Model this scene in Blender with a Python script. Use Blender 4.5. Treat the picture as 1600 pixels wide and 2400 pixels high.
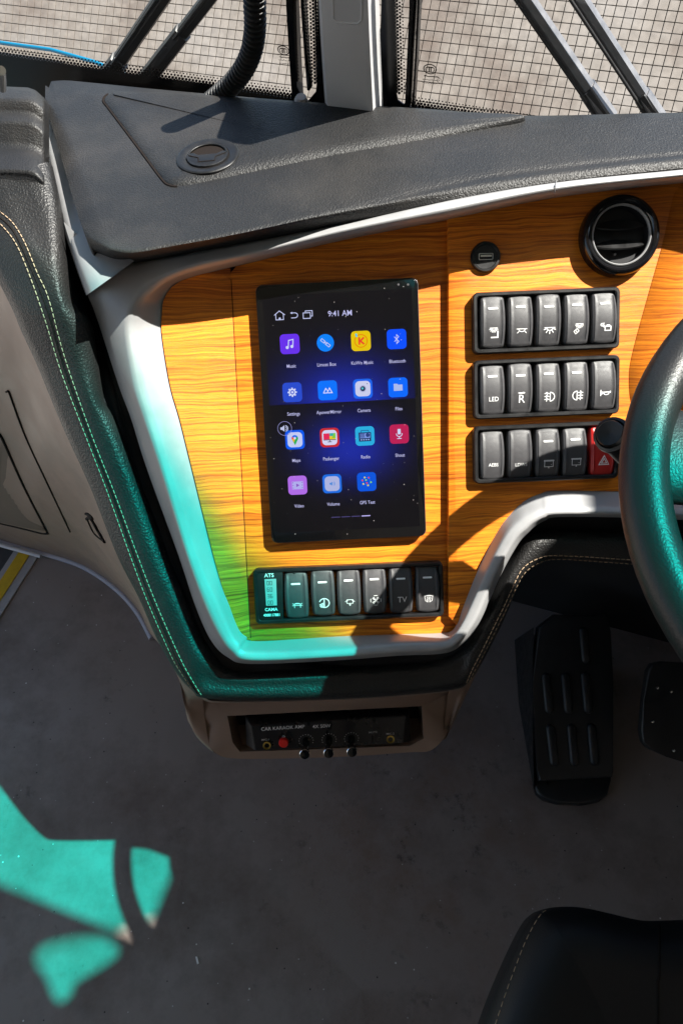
import bpy, bmesh, math, random
from mathutils import Vector, Matrix
from mathutils.bvhtree import BVHTree
random.seed(7)
for o in list(bpy.data.objects): bpy.data.objects.remove(o)
scene = bpy.context.scene
COL = scene.collection
rad = math.radians

# ------------------------------------------------------------------ camera
PITCH, ROLL, FPX, CAM = rad(55), rad(2.4), 1600.0, Vector((0, 0, 1.40))
FW = Vector((0, math.cos(PITCH), -math.sin(PITCH)))
R0 = Vector((1, 0, 0)); U0 = Vector((0, math.sin(PITCH), math.cos(PITCH)))
CU = U0 * math.cos(ROLL) + R0 * math.sin(ROLL)
CR = R0 * math.cos(ROLL) - U0 * math.sin(ROLL)
cd = bpy.data.cameras.new('camera'); cam = bpy.data.objects.new('camera', cd); COL.objects.link(cam)
cd.sensor_fit = 'VERTICAL'; cd.sensor_height = 36; cd.sensor_width = 24; cd.lens = 24
cd.clip_start = 0.02; cd.clip_end = 500
M = Matrix((CR, CU, -FW)).transposed().to_4x4(); M.translation = CAM
cam.matrix_world = M
scene.camera = cam

# ------------------------------------------------------------------ light
SUN = Vector((0.516, 0.013, 0.85)).normalized()          # towards the sun
w = bpy.data.worlds.new('World'); scene.world = w; w.use_nodes = True
nt = w.node_tree; nt.nodes.clear()
sky = nt.nodes.new('ShaderNodeTexSky'); sky.sky_type = 'NISHITA'; sky.sun_disc = False
sky.sun_elevation = math.asin(SUN.z); sky.sun_rotation = math.atan2(SUN.x, SUN.y)
bg = nt.nodes.new('ShaderNodeBackground'); bg.inputs[1].default_value = 0.075
wo = nt.nodes.new('ShaderNodeOutputWorld')
nt.links.new(sky.outputs[0], bg.inputs[0]); nt.links.new(bg.outputs[0], wo.inputs[0])
sd = bpy.data.lights.new('sun', 'SUN'); sd.energy = 5.0; sd.angle = rad(0.55); sd.color = (1, 0.955, 0.88)
so = bpy.data.objects.new('sun', sd); COL.objects.link(so)
so.rotation_euler = (-SUN).to_track_quat('-Z', 'Y').to_euler(); so.location = SUN * 20
vs = scene.view_settings
vs.view_transform = 'Standard'; vs.look = 'None'; vs.gamma = 1; vs.use_curve_mapping = False
vs.exposure = 1.7
scene.render.engine = 'CYCLES'
scene.cycles.max_bounces = 8; scene.cycles.transparent_max_bounces = 16

# ------------------------------------------------------------------ geometry helpers
def ray(px, py):
    return FW + CR * ((px - 800) / FPX) + CU * ((1200 - py) / FPX)
def DP(px, py, d): return CAM + ray(px, py) * d
def PL(px, py, o, n):
    r = ray(px, py); return CAM + r * ((o - CAM).dot(n) / r.dot(n))
LEAN = rad(47.08)
PU = Vector((1, 0, 0)); PV = Vector((0, math.sin(LEAN), math.cos(LEAN))); PN = Vector((0, -math.cos(LEAN), math.sin(LEAN)))
PO = DP(797, 962, 0.68)
def PP(px, py, w=0.0): return PL(px, py, PO + PN * w, PN)
def ZP(px, py, z): return PL(px, py, Vector((0, 0, z)), Vector((0, 0, 1)))
def KK(x0, y0, s): return lambda a, b: (x0 + a / s, y0 + b / s)
def PM(w=0.0, at=None):
    m = Matrix((PU, PV, PN)).transposed().to_4x4(); m.translation = at if at is not None else PO + PN * w
    return m

def cr_(p0, p1, p2, p3, t):
    return 0.5 * ((2 * p1) + (p2 - p0) * t + (2 * p0 - 5 * p1 + 4 * p2 - p3) * t * t + (3 * p1 - p0 - 3 * p2 + p3) * t ** 3)
def smooth_line(pts, n=8, closed=False):
    k = len(pts); out = []
    rng = range(k) if closed else range(k - 1)
    for i in rng:
        g = (lambda j: pts[j % k]) if closed else (lambda j: pts[max(0, min(k - 1, j))])
        for j in range(n): out.append(cr_(g(i - 1), g(i), g(i + 1), g(i + 2), j / n))
    if not closed: out.append(pts[-1].copy())
    return out
def resample(pts, step):
    out = [pts[0].copy()]; acc = 0.0
    for a, b in zip(pts, pts[1:]):
        L = (b - a).length
        if L < 1e-9: continue
        p = step - acc
        while p <= L: out.append(a + (b - a) * (p / L)); p += step
        acc = L - (p - step)
    return out

def link(o, parent=None):
    COL.objects.link(o)
    if parent is not None:
        o.parent = parent
        o.matrix_parent_inverse = parent.matrix_basis.inverted() if parent.type == 'EMPTY' else Matrix.Identity(4)
    return o
def mesh_obj(name, verts, faces, mat, parent=None, smooth=True, matrix=None, auto=None):
    me = bpy.data.meshes.new(name); me.from_pydata([tuple(v) for v in verts], [], faces); me.update()
    me.materials.append(mat)
    if smooth:
        for p in me.polygons: p.use_smooth = True
        if auto: me.set_sharp_from_angle(angle=rad(auto))
    o = bpy.data.objects.new(name, me)
    link(o, parent)
    if matrix is not None: o.matrix_basis = matrix
    return o
def from_bm(name, bm, mat, parent=None, smooth=True, matrix=None, auto=35):
    bmesh.ops.recalc_face_normals(bm, faces=bm.faces)
    me = bpy.data.meshes.new(name); bm.to_mesh(me); bm.free(); me.materials.append(mat)
    if smooth:
        for p in me.polygons: p.use_smooth = True
        if auto: me.set_sharp_from_angle(angle=rad(auto))
    o = bpy.data.objects.new(name, me); link(o, parent)
    if matrix is not None: o.matrix_basis = matrix
    return o
def thing(name, label, cat, loc, group=None):
    o = bpy.data.objects.new(name, None); o.empty_display_size = 0.02
    o.location = loc; COL.objects.link(o); o['label'] = label; o['category'] = cat
    if group: o['group'] = group
    return o
def tag(o, label, cat, group=None):
    o['label'] = label; o['category'] = cat
    if group: o['group'] = group
    return o
def loft_mesh(rails, nl=6, na=3, closed=False):
    """rails: list of lists of Vectors, same length"""
    R = [smooth_line(r, nl, closed) for r in rails]
    n = len(R[0]); rows = []
    if na > 1:
        cols = [smooth_line([R[k][i] for k in range(len(R))], na) for i in range(n)]
    else:
        cols = [[R[k][i] for k in range(len(R))] for i in range(n)]
    m = len(cols[0]); verts = [v for c in cols for v in c]; faces = []
    for i in range(n if closed else n - 1):
        j = (i + 1) % n
        for k in range(m - 1):
            faces.append((i * m + k, i * m + k + 1, j * m + k + 1, j * m + k))
    return verts, faces
def loft(name, rails, mat, parent=None, nl=6, na=3, closed=False, auto=None, flip=False):
    v, f = loft_mesh(rails, nl, na, closed)
    if flip: f = [tuple(reversed(q)) for q in f]
    return mesh_obj(name, v, f, mat, parent, True, None, auto)
def poly_prism(bm, pts, off, bevel=0.0, seg=3):
    """closed polygon pts (Vectors) as front face, extruded by vector off; front rim bevelled"""
    a = [bm.verts.new(p) for p in pts]; b = [bm.verts.new(p + off) for p in pts]
    n = len(pts); f = bm.faces.new(a); g = bm.faces.new(list(reversed(b)))
    for i in range(n): bm.faces.new((a[i], b[i], b[(i + 1) % n], a[(i + 1) % n]))
    if bevel:
        bmesh.ops.bevel(bm, geom=list(f.edges), offset=bevel, segments=seg, affect='EDGES', profile=0.5)
    return bm
def prism(name, pts, off, mat, parent=None, bevel=0.0, seg=3, auto=35, smooth=True, matrix=None):
    bm = bmesh.new(); poly_prism(bm, pts, off, bevel, seg)
    return from_bm(name, bm, mat, parent, smooth, matrix, auto)
def rrect(w, h, r, n=5, cx=0, cy=0):
    out = []
    for sx, sy, a0 in ((1, 1, 0), (-1, 1, 90), (-1, -1, 180), (1, -1, 270)):
        for i in range(n + 1):
            a = rad(a0 + 90 * i / n)
            out.append(Vector((cx + sx * (w / 2 - r) + r * math.cos(a), cy + sy * (h / 2 - r) + r * math.sin(a), 0)))
    return out
def bevel_box(bm, c, s, b=0.002, seg=2, m=None):
    r = bmesh.ops.create_cube(bm, size=1.0)
    vs_ = r['verts']
    for v in vs_: v.co = Vector((v.co.x * s[0], v.co.y * s[1], v.co.z * s[2]))
    if b > 0:
        es = list({e for v in vs_ for e in v.link_edges})
        rr = bmesh.ops.bevel(bm, geom=es, offset=b, segments=seg, affect='EDGES', profile=0.5)
        vs_ = list({v for f in rr['faces'] for v in f.verts} | {v for v in vs_ if v.is_valid})
    mm = m if m is not None else Matrix.Identity(4)
    for v in vs_: v.co = mm @ (v.co + Vector(c))
    return bm
def tube_mesh(pts, rf, n=12, cap=True, ref=Vector((0, 0, 1)), sx=1.0, sy=1.0):
    """rf: radius or function(i/(len-1), i)"""
    verts = []; faces = []; k = len(pts)
    prev = None
    for i, p in enumerate(pts):
        t = (pts[min(i + 1, k - 1)] - pts[max(i - 1, 0)]).normalized()
        if prev is None:
            x = ref.cross(t)
            if x.length < 1e-4: x = Vector((1, 0, 0)).cross(t)
        else: x = prev - t * prev.dot(t)
        x.normalize(); y = t.cross(x); prev = x
        r = rf(i / max(1, k - 1), i) if callable(rf) else rf
        for j in range(n):
            a = 2 * math.pi * j / n
            verts.append(p + x * (r * sx * math.cos(a)) + y * (r * sy * math.sin(a)))
    for i in range(k - 1):
        for j in range(n):
            faces.append((i * n + j, i * n + (j + 1) % n, (i + 1) * n + (j + 1) % n, (i + 1) * n + j))
    if cap:
        faces.append(tuple(reversed(range(n)))); faces.append(tuple(range((k - 1) * n, k * n)))
    return verts, faces
def tube(name, pts, rf, mat, parent=None, n=12, cap=True, auto=50, **kw):
    v, f = tube_mesh(pts, rf, n, cap, **kw); return mesh_obj(name, v, f, mat, parent, True, None, auto)
def lathe(name, prof, mat, parent=None, matrix=None, n=48, auto=40):
    """prof list of (r,z)"""
    verts = []; faces = []
    for r, z in prof:
        for j in range(n):
            a = 2 * math.pi * j / n; verts.append(Vector((r * math.cos(a), r * math.sin(a), z)))
    for i in range(len(prof) - 1):
        for j in range(n):
            faces.append((i * n + j, i * n + (j + 1) % n, (i + 1) * n + (j + 1) % n, (i + 1) * n + j))
    if matrix is not None: verts = [matrix @ v for v in verts]
    return mesh_obj(name, verts, faces, mat, parent, True, None, auto)
def axis_matrix(p, zdir, xref=Vector((1, 0, 0))):
    z = zdir.normalized(); x = (xref - z * xref.dot(z)).normalized(); y = z.cross(x)
    m = Matrix((x, y, z)).transposed().to_4x4(); m.translation = p; return m
# --- flat print: strokes in 2D (mm) -> verts/faces
def stroke_geo(lines, wid):
    V = []; F = []
    for ln in lines:
        pts = [Vector((p[0], p[1], 0)) for p in ln]
        closed = len(pts) > 2 and (pts[0] - pts[-1]).length < 1e-6
        if closed: pts = pts[:-1]
        k = len(pts); b0 = len(V)
        for i in range(k):
            if closed: a, c = pts[(i - 1) % k], pts[(i + 1) % k]
            else: a, c = pts[max(0, i - 1)], pts[min(k - 1, i + 1)]
            d1 = (pts[i] - a); d2 = (c - pts[i])
            if d1.length < 1e-9: d1 = d2
            if d2.length < 1e-9: d2 = d1
            d1.normalize(); d2.normalize(); t = d1 + d2
            if t.length < 1e-6: t = d2
            t.normalize(); nrm = Vector((-t.y, t.x, 0))
            sc = 1 / max(0.4, nrm.dot(Vector((-d2.y, d2.x, 0))))
            ext = Vector((0, 0, 0))
            if not closed and i == 0: ext = -d2 * wid * 0.3
            if not closed and i == k - 1: ext = d1 * wid * 0.3
            V.append(pts[i] + nrm * wid / 2 * sc + ext); V.append(pts[i] - nrm * wid / 2 * sc + ext)
        for i in range(k if closed else k - 1):
            j = (i + 1) % k
            F.append((b0 + 2 * i, b0 + 2 * i + 1, b0 + 2 * j + 1, b0 + 2 * j))
    return V, F
def arc(cx, cy, r, a0, a1, n=14, ry=None):
    ry = r if ry is None else ry
    return [(cx + r * math.cos(rad(a0 + (a1 - a0) * i / n)), cy + ry * math.sin(rad(a0 + (a1 - a0) * i / n))) for i in range(n + 1)]
def rect(x0, y0, x1, y1): return [(x0, y0), (x1, y0), (x1, y1), (x0, y1), (x0, y0)]
_tc = {}
def text_geo(s, size, bold=0.0, align='CENTER', xs=1.0):
    c = bpy.data.curves.new('txt', 'FONT'); c.body = s; c.size = size; c.align_x = align; c.align_y = 'CENTER'
    c.offset = bold; c.resolution_u = 3; c.fill_mode = 'FRONT'
    o = bpy.data.objects.new('txt', c); COL.objects.link(o)
    bpy.context.view_layer.update()
    me = bpy.data.meshes.new_from_object(o.evaluated_get(bpy.context.evaluated_depsgraph_get()))
    V = [Vector((v.co.x * xs, v.co.y, 0)) for v in me.vertices]; F = [tuple(p.vertices) for p in me.polygons]
    bpy.data.objects.remove(o); bpy.data.curves.remove(c); bpy.data.meshes.remove(me)
    return V, F
def merge_geo(lst):
    V = []; F = []
    for v, f in lst:
        b = len(V); V += v; F += [tuple(i + b for i in q) for q in f]
    return V, F
def xf(geo, dx=0, dy=0, rot=0, s=1.0):
    c, sn = math.cos(rad(rot)), math.sin(rad(rot))
    return [Vector((dx + s * (c * v.x - sn * v.y), dy + s * (sn * v.x + c * v.y), v.z)) for v in geo[0]], geo[1]
def fill_geo(pts): return [Vector((p[0], p[1], 0)) for p in pts], [tuple(range(len(pts)))]

# ------------------------------------------------------------------ materials
def new_mat(name):
    m = bpy.data.materials.new(name); m.use_nodes = True
    return m, m.node_tree, m.node_tree.nodes['Principled BSDF']
def N(t, typ, **kw):
    n = t.nodes.new(typ)
    for k, v in kw.items(): setattr(n, k, v)
    return n
def setin(n, **kw):
    for k, v in kw.items(): n.inputs[k.replace('_', ' ')].default_value = v
def plain(name, col, rough=0.5, metal=0.0, spec=0.5, noise=0.0, nscale=60, bump=0.0, bscale=600, coat=0.0, dust=0.0):
    m, t, b = new_mat(name)
    b.inputs['Base Color'].default_value = (*col, 1); b.inputs['Roughness'].default_value = rough
    b.inputs['Metallic'].default_value = metal; b.inputs['Specular IOR Level'].default_value = spec
    b.inputs['Coat Weight'].default_value = coat
    tc = N(t, 'ShaderNodeTexCoord')
    if noise:
        ns = N(t, 'ShaderNodeTexNoise'); setin(ns, Scale=nscale, Detail=5.0, Roughness=0.6)
        t.links.new(tc.outputs['Object'], ns.inputs['Vector'])
        mr = N(t, 'ShaderNodeMapRange'); setin(mr, To_Min=1 - noise, To_Max=1 + noise); mr.inputs['From Min'].default_value = 0.3; mr.inputs['From Max'].default_value = 0.7
        t.links.new(ns.outputs[0], mr.inputs[0])
        mx = N(t, 'ShaderNodeMix', data_type='RGBA', blend_type='MULTIPLY'); mx.inputs[0].default_value = 1
        mx.inputs[6].default_value = (*col, 1); t.links.new(mr.outputs[0], mx.inputs[7])
        t.links.new(mx.outputs[2], b.inputs['Base Color'])
        mr2 = N(t, 'ShaderNodeMapRange'); setin(mr2, To_Min=max(0, rough - 0.1), To_Max=min(1, rough + 0.1)); mr2.inputs['From Min'].default_value = 0.3; mr2.inputs['From Max'].default_value = 0.7
        t.links.new(ns.outputs[0], mr2.inputs[0]); t.links.new(mr2.outputs[0], b.inputs['Roughness'])
    if bump:
        n2 = N(t, 'ShaderNodeTexNoise'); setin(n2, Scale=bscale, Detail=3.0)
        t.links.new(tc.outputs['Object'], n2.inputs['Vector'])
        bp = N(t, 'ShaderNodeBump'); setin(bp, Strength=bump, Distance=0.001)
        t.links.new(n2.outputs[0], bp.inputs['Height']); t.links.new(bp.outputs[0], b.inputs['Normal'])
    return m
def leather(name, col, rough=0.42, scale=420, strength=0.6, dist=0.0006, dust=0.0, spec=0.5):
    m, t, b = new_mat(name)
    b.inputs['Roughness'].default_value = rough; b.inputs['Specular IOR Level'].default_value = spec
    tc = N(t, 'ShaderNodeTexCoord')
    nw = N(t, 'ShaderNodeTexNoise'); setin(nw, Scale=scale * 0.6, Detail=2.0)
    t.links.new(tc.outputs['Object'], nw.inputs['Vector'])
    va = N(t, 'ShaderNodeVectorMath', operation='MULTIPLY_ADD'); va.inputs[1].default_value = (0.0035,) * 3
    t.links.new(nw.outputs[1], va.inputs[0]); t.links.new(tc.outputs['Object'], va.inputs[2])
    vo = N(t, 'ShaderNodeTexVoronoi', feature='SMOOTH_F1'); setin(vo, Scale=scale, Smoothness=0.35)
    t.links.new(va.outputs[0], vo.inputs['Vector'])
    mr = N(t, 'ShaderNodeMapRange'); mr.inputs['From Min'].default_value = 0.15; mr.inputs['From Max'].default_value = 0.75; setin(mr, To_Min=1.0, To_Max=0.0)
    t.links.new(vo.outputs['Distance'], mr.inputs[0])
    bp = N(t, 'ShaderNodeBump'); setin(bp, Strength=strength, Distance=dist)
    t.links.new(mr.outputs[0], bp.inputs['Height']); t.links.new(bp.outputs[0], b.inputs['Normal'])
    nd = N(t, 'ShaderNodeTexNoise'); setin(nd, Scale=9, Detail=6.0, Roughness=0.65)
    t.links.new(tc.outputs['Object'], nd.inputs['Vector'])
    rp = N(t, 'ShaderNodeMapRange'); rp.inputs['From Min'].default_value = 0.42; rp.inputs['From Max'].default_value = 0.75
    setin(rp, To_Min=0.0, To_Max=dust); t.links.new(nd.outputs[0], rp.inputs[0])
    mx = N(t, 'ShaderNodeMix', data_type='RGBA'); mx.inputs[6].default_value = (*col, 1)
    mx.inputs[7].default_value = (0.16, 0.14, 0.12, 1)
    t.links.new(rp.outputs[0], mx.inputs[0]); t.links.new(mx.outputs[2], b.inputs['Base Color'])
    return m
def wood_mat():
    m, t, b = new_mat('wood_veneer')
    tc = N(t, 'ShaderNodeTexCoord')
    def dot(v):
        d = N(t, 'ShaderNodeVectorMath', operation='DOT_PRODUCT'); d.inputs[1].default_value = v
        t.links.new(tc.outputs['Object'], d.inputs[0]); return d.outputs['Value']
    u, v, n = dot(tuple(PU)), dot(tuple(PV)), dot(tuple(PN))
    cb = N(t, 'ShaderNodeCombineXYZ'); t.links.new(u, cb.inputs[0]); t.links.new(v, cb.inputs[1]); t.links.new(n, cb.inputs[2])
    def mapped(sx, sy):
        q = N(t, 'ShaderNodeVectorMath', operation='MULTIPLY'); q.inputs[1].default_value = (sx, sy, sx)
        t.links.new(cb.outputs[0], q.inputs[0]); return q.outputs[0]
    # slow waviness of the grain
    wv = N(t, 'ShaderNodeTexNoise'); setin(wv, Scale=1.0, Detail=2.0); t.links.new(mapped(13, 24), wv.inputs['Vector'])
    w1 = N(t, 'ShaderNodeMath', operation='MULTIPLY_ADD'); w1.inputs[1].default_value = 0.014; t.links.new(wv.outputs[0], w1.inputs[0]); t.links.new(v, w1.inputs[2])
    cb2 = N(t, 'ShaderNodeCombineXYZ'); t.links.new(u, cb2.inputs[0]); t.links.new(w1.outputs[0], cb2.inputs[1])
    def noise2(sx, sy, det, rgh=0.6):
        q = N(t, 'ShaderNodeVectorMath', operation='MULTIPLY'); q.inputs[1].default_value = (sx, sy, 1)
        t.links.new(cb2.outputs[0], q.inputs[0])
        nn = N(t, 'ShaderNodeTexNoise'); setin(nn, Scale=1.0, Detail=det, Roughness=rgh); t.links.new(q.outputs[0], nn.inputs['Vector'])
        return nn.outputs[0]
    band = noise2(6.5, 400, 3.0, 0.62)        # growth bands a few mm apart
    fine = noise2(40, 1500, 3.0, 0.7)      # fibre
    slow = noise2(4, 30, 2.0)
    cr = N(t, 'ShaderNodeValToRGB'); e = cr.color_ramp.elements
    e[0].position = 0.30; e[0].color = (0.82, 0.282, 0.017, 1)
    e[1].position = 0.72; e[1].color = (0.26, 0.052, 0.005, 1)
    x = e.new(0.47); x.color = (0.70, 0.205, 0.012, 1)
    x = e.new(0.58); x.color = (0.50, 0.125, 0.008, 1)
    t.links.new(band, cr.inputs[0])
    r2 = N(t, 'ShaderNodeMapRange'); r2.inputs['From Min'].default_value = 0.50; r2.inputs['From Max'].default_value = 0.75; setin(r2, To_Min=0.0, To_Max=0.75)
    t.links.new(fine, r2.inputs[0])
    mx = N(t, 'ShaderNodeMix', data_type='RGBA'); t.links.new(r2.outputs[0], mx.inputs[0]); t.links.new(cr.outputs[0], mx.inputs[6]); mx.inputs[7].default_value = (0.13, 0.026, 0.003, 1)
    r3 = N(t, 'ShaderNodeMapRange'); r3.inputs['From Min'].default_value = 0.3; r3.inputs['From Max'].default_value = 0.7; setin(r3, To_Min=0.82, To_Max=1.12)
    t.links.new(slow, r3.inputs[0])
    m2 = N(t, 'ShaderNodeMix', data_type='RGBA', blend_type='MULTIPLY'); m2.inputs[0].default_value = 1
    t.links.new(mx.outputs[2], m2.inputs[6]); t.links.new(r3.outputs[0], m2.inputs[7])
    t.links.new(m2.outputs[2], b.inputs['Base Color'])
    b.inputs['Roughness'].default_value = 0.42; b.inputs['Specular IOR Level'].default_value = 0.35
    bp = N(t, 'ShaderNodeBump'); setin(bp, Strength=0.25, Distance=0.0004); bp.invert = True
    t.links.new(r2.outputs[0], bp.inputs['Height']); t.links.new(bp.outputs[0], b.inputs['Normal'])
    return m
def floor_mat():
    m, t, b = new_mat('speckled_vinyl')
    tc = N(t, 'ShaderNodeTexCoord')
    def nz(sc, det=5.0, r=0.6):
        n = N(t, 'ShaderNodeTexNoise'); setin(n, Scale=sc, Detail=det, Roughness=r); t.links.new(tc.outputs['Object'], n.inputs['Vector']); return n.outputs[0]
    def mr(x, a, c, lo, hi):
        q = N(t, 'ShaderNodeMapRange'); q.inputs['From Min'].default_value = a; q.inputs['From Max'].default_value = c; setin(q, To_Min=lo, To_Max=hi); t.links.new(x, q.inputs[0]); return q.outputs[0]
    def mix(f, a, c, bt='MIX'):
        q = N(t, 'ShaderNodeMix', data_type='RGBA', blend_type=bt)
        for k, x in ((0, f), (6, a), (7, c)):
            if isinstance(x, (tuple, float, int)): q.inputs[k].default_value = x if not isinstance(x, tuple) else (*x, 1)
            else: t.links.new(x, q.inputs[k])
        return q.outputs[2]
    base = mix(mr(nz(3.5), 0.35, 0.65, 0, 1), (0.235, 0.200, 0.180), (0.260, 0.228, 0.212))
    # brown grime, heavier in irregular patches
    g = mr(nz(2.6, 7.0, 0.72), 0.46, 0.66, 0, 0.9)
    base = mix(g, base, (0.135, 0.103, 0.086))
    dv = N(t, 'ShaderNodeVectorMath', operation='DISTANCE'); dv.inputs[1].default_value = (0.12, 0.24, 0.0); t.links.new(tc.outputs['Object'], dv.inputs[0])
    near_ = mr(dv.outputs['Value'], 0.05, 0.42, 1.0, 0.0)
    st1 = N(t, 'ShaderNodeMath', operation='MULTIPLY'); t.links.new(near_, st1.inputs[0]); t.links.new(mr(nz(7, 6.0, 0.7), 0.45, 0.62, 0, 1), st1.inputs[1])
    base = mix(st1.outputs[0], base, (0.20, 0.145, 0.115))
    st2 = N(t, 'ShaderNodeMath', operation='MULTIPLY'); t.links.new(near_, st2.inputs[0]); t.links.new(mr(nz(16, 7.0, 0.8), 0.56, 0.70, 0, 0.95), st2.inputs[1])
    base = mix(st2.outputs[0], base, (0.035, 0.028, 0.024))
    sp = mr(nz(13, 6.0, 0.75), 0.62, 0.76, 0, 0.8)
    base = mix(sp, base, (0.05, 0.043, 0.038))
    # light and dark chips
    for sc, thr, colr, keep in ((95, 0.12, (0.5, 0.49, 0.48), 0.92), (70, 0.11, (0.02, 0.02, 0.02), 0.90), (32, 0.055, (0.75, 0.74, 0.72), 0.78)):
        vo = N(t, 'ShaderNodeTexVoronoi'); setin(vo, Scale=sc); t.links.new(tc.outputs['Object'], vo.inputs['Vector'])
        d = mr(vo.outputs['Distance'], thr * 0.6, thr, 1, 0)
        sep = N(t, 'ShaderNodeSeparateColor'); t.links.new(vo.outputs['Color'], sep.inputs[0])
        k = mr(sep.outputs[0], keep, keep + 0.01, 0, 1)
        mu = N(t, 'ShaderNodeMath', operation='MULTIPLY'); t.links.new(d, mu.inputs[0]); t.links.new(k, mu.inputs[1])
        base = mix(mu.outputs[0], base, colr)
    t.links.new(base, b.inputs['Base Color'])
    b.inputs['Roughness'].default_value = 0.62; b.inputs['Specular IOR Level'].default_value = 0.3
    bp = N(t, 'ShaderNodeBump'); setin(bp, Strength=0.25, Distance=0.0005)
    t.links.new(nz(700, 2.0), bp.inputs['Height']); t.links.new(bp.outputs[0], b.inputs['Normal'])
    return m
def emit(name, col, s=1.0):
    m, t, b = new_mat(name)
    b.inputs['Base Color'].default_value = (0.002, 0.002, 0.002, 1); b.inputs['Roughness'].default_value = 0.3
    b.inputs['Specular IOR Level'].default_value = 0.0
    b.inputs['Emission Color'].default_value = (*col, 1); b.inputs['Emission Strength'].default_value = s
    return m
MAT = {}
MAT['wood'] = wood_mat()
MAT['top_leather'] = leather('dash_top_leather', (0.0115, 0.0115, 0.012), 0.50, 600, 0.55, 0.0005, 0.12, 0.36)
MAT['pad_leather'] = leather('surround_leather', (0.013, 0.013, 0.0135), 0.45, 480, 0.6, 0.0006, 0.08, 0.36)
MAT['wheel_leather'] = leather('wheel_leather', (0.014, 0.014, 0.014), 0.40, 620, 0.3, 0.0003, 0.0, 0.30)
MAT['seat_leather'] = leather('seat_leather', (0.009, 0.009, 0.010), 0.5, 700, 0.25, 0.0004, 0.0, 0.32)
MAT['silver'] = plain('silver_paint', (0.29, 0.29, 0.295), 0.42, 0.10, 0.5, 0.05, 40, 0.06, 2500)
MAT['beige'] = plain('beige_plastic', (0.25, 0.175, 0.135), 0.5, 0, 0.4, 0.04, 12, 0.08, 1500)
MAT['black'] = plain('black_plastic', (0.009, 0.009, 0.0095), 0.42, 0, 0.38, 0.15, 80, 0.1, 2500)
MAT['blackgloss'] = plain('black_gloss', (0.006, 0.006, 0.007), 0.08, 0, 0.5)
MAT['gap'] = plain('dark_channel_plastic', (0.008, 0.008, 0.010), 0.6, 0, 0.3)
MAT['groove'] = plain('dark_joint', (0.012, 0.009, 0.008), 0.8, 0, 0.1)
MAT['thread'] = plain('tan_thread', (0.46, 0.33, 0.22), 0.7, 0, 0.2)
MAT['rocker'] = plain('rocker_plastic', (0.046, 0.045, 0.048), 0.48, 0, 0.45, 0.08, 200, 0.15, 4000)
MAT['red'] = plain('red_plastic', (0.42, 0.014, 0.012), 0.4, 0, 0.5, 0.05, 200, 0.1, 4000)
MAT['white'] = plain('white_print', (0.80, 0.80, 0.80), 0.5)
MAT['floor'] = floor_mat()
MAT['rubber'] = plain('pedal_rubber', (0.013, 0.013, 0.0135), 0.42, 0, 0.45, 0.2, 60, 0.15, 1500)
MAT['chrome'] = plain('chrome', (0.75, 0.75, 0.75), 0.15, 1.0)
MAT['grey'] = plain('pillar_grey', (0.42, 0.42, 0.43), 0.5, 0, 0.4, 0.04, 10, 0.06, 1200)
MAT['yellow'] = plain('yellow_strip', (0.55, 0.36, 0.02), 0.7, 0, 0.2, 0.10, 60, 0.2, 900)
MAT['strip'] = plain('grey_strip', (0.34, 0.33, 0.33), 0.6, 0, 0.3, 0.08, 60, 0.1, 900)
MAT['white_edge'] = plain('white_beading', (0.62, 0.61, 0.62), 0.4, 0, 0.4, 0.05, 30)
MAT['frit'] = plain('black_enamel', (0.004, 0.004, 0.004), 0.25)
SPOKES = ((163, 0.036), (238, 0.045), (302, 0.045), (17, 0.036))
# ------------------------------------------------------------------ bus axes
YAW = rad(20)
BR = Vector((math.cos(YAW), -math.sin(YAW), 0)); BF = Vector((math.sin(YAW), math.cos(YAW), 0)); BZ = Vector((0, 0, 1))
def BB(r, f, z): return BR * r + BF * f + BZ * z
def bus_box(bm, r0, r1, f0, f1, z0, z1):
    vs_ = [bm.verts.new(BB(r, f, z)) for r in (r0, r1) for f in (f0, f1) for z in (z0, z1)]
    for q in ((0, 1, 3, 2), (4, 6, 7, 5), (0, 4, 5, 1), (2, 3, 7, 6), (0, 2, 6, 4), (1, 5, 7, 3)): bm.faces.new([vs_[i] for i in q])
def struct(o, kind='structure'): o['kind'] = kind; return o

# ------------------------------------------------------------------ setting: floor, firewall, cabin shell, ground outside
bm = bmesh.new(); bus_box(bm, -1.5, 1.1, -2.6, 0.80, -0.03, 0.0)
floor = struct(from_bm('floor', bm, MAT['floor'], None, False))
bm = bmesh.new(); bus_box(bm, -1.45, 1.1, 0.80, 0.83, -0.02, 1.0)
struct(from_bm('firewall', bm, plain('firewall_lining', (0.03, 0.03, 0.032), 0.8, 0, 0.2, 0.2, 20), None, False))
MAT['lining'] = plain('cabin_lining', (0.50, 0.42, 0.35), 0.7, 0, 0.3, 0.05, 6)
ROOF_F = 0.438
light_hole = [ZP(*p, 0.0) + SUN * (2.21 / SUN.z) for p in ((82, 2245), (108, 2212), (200, 2194), (252, 2198), (290, 2232), (240, 2272), (188, 2302), (178, 2332), (150, 2348), (128, 2332), (112, 2290))]  # made-up roof opening, shaped to throw a light patch on the floor
light_hole = smooth_line(light_hole, 3, True)
bm = bmesh.new()
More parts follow.
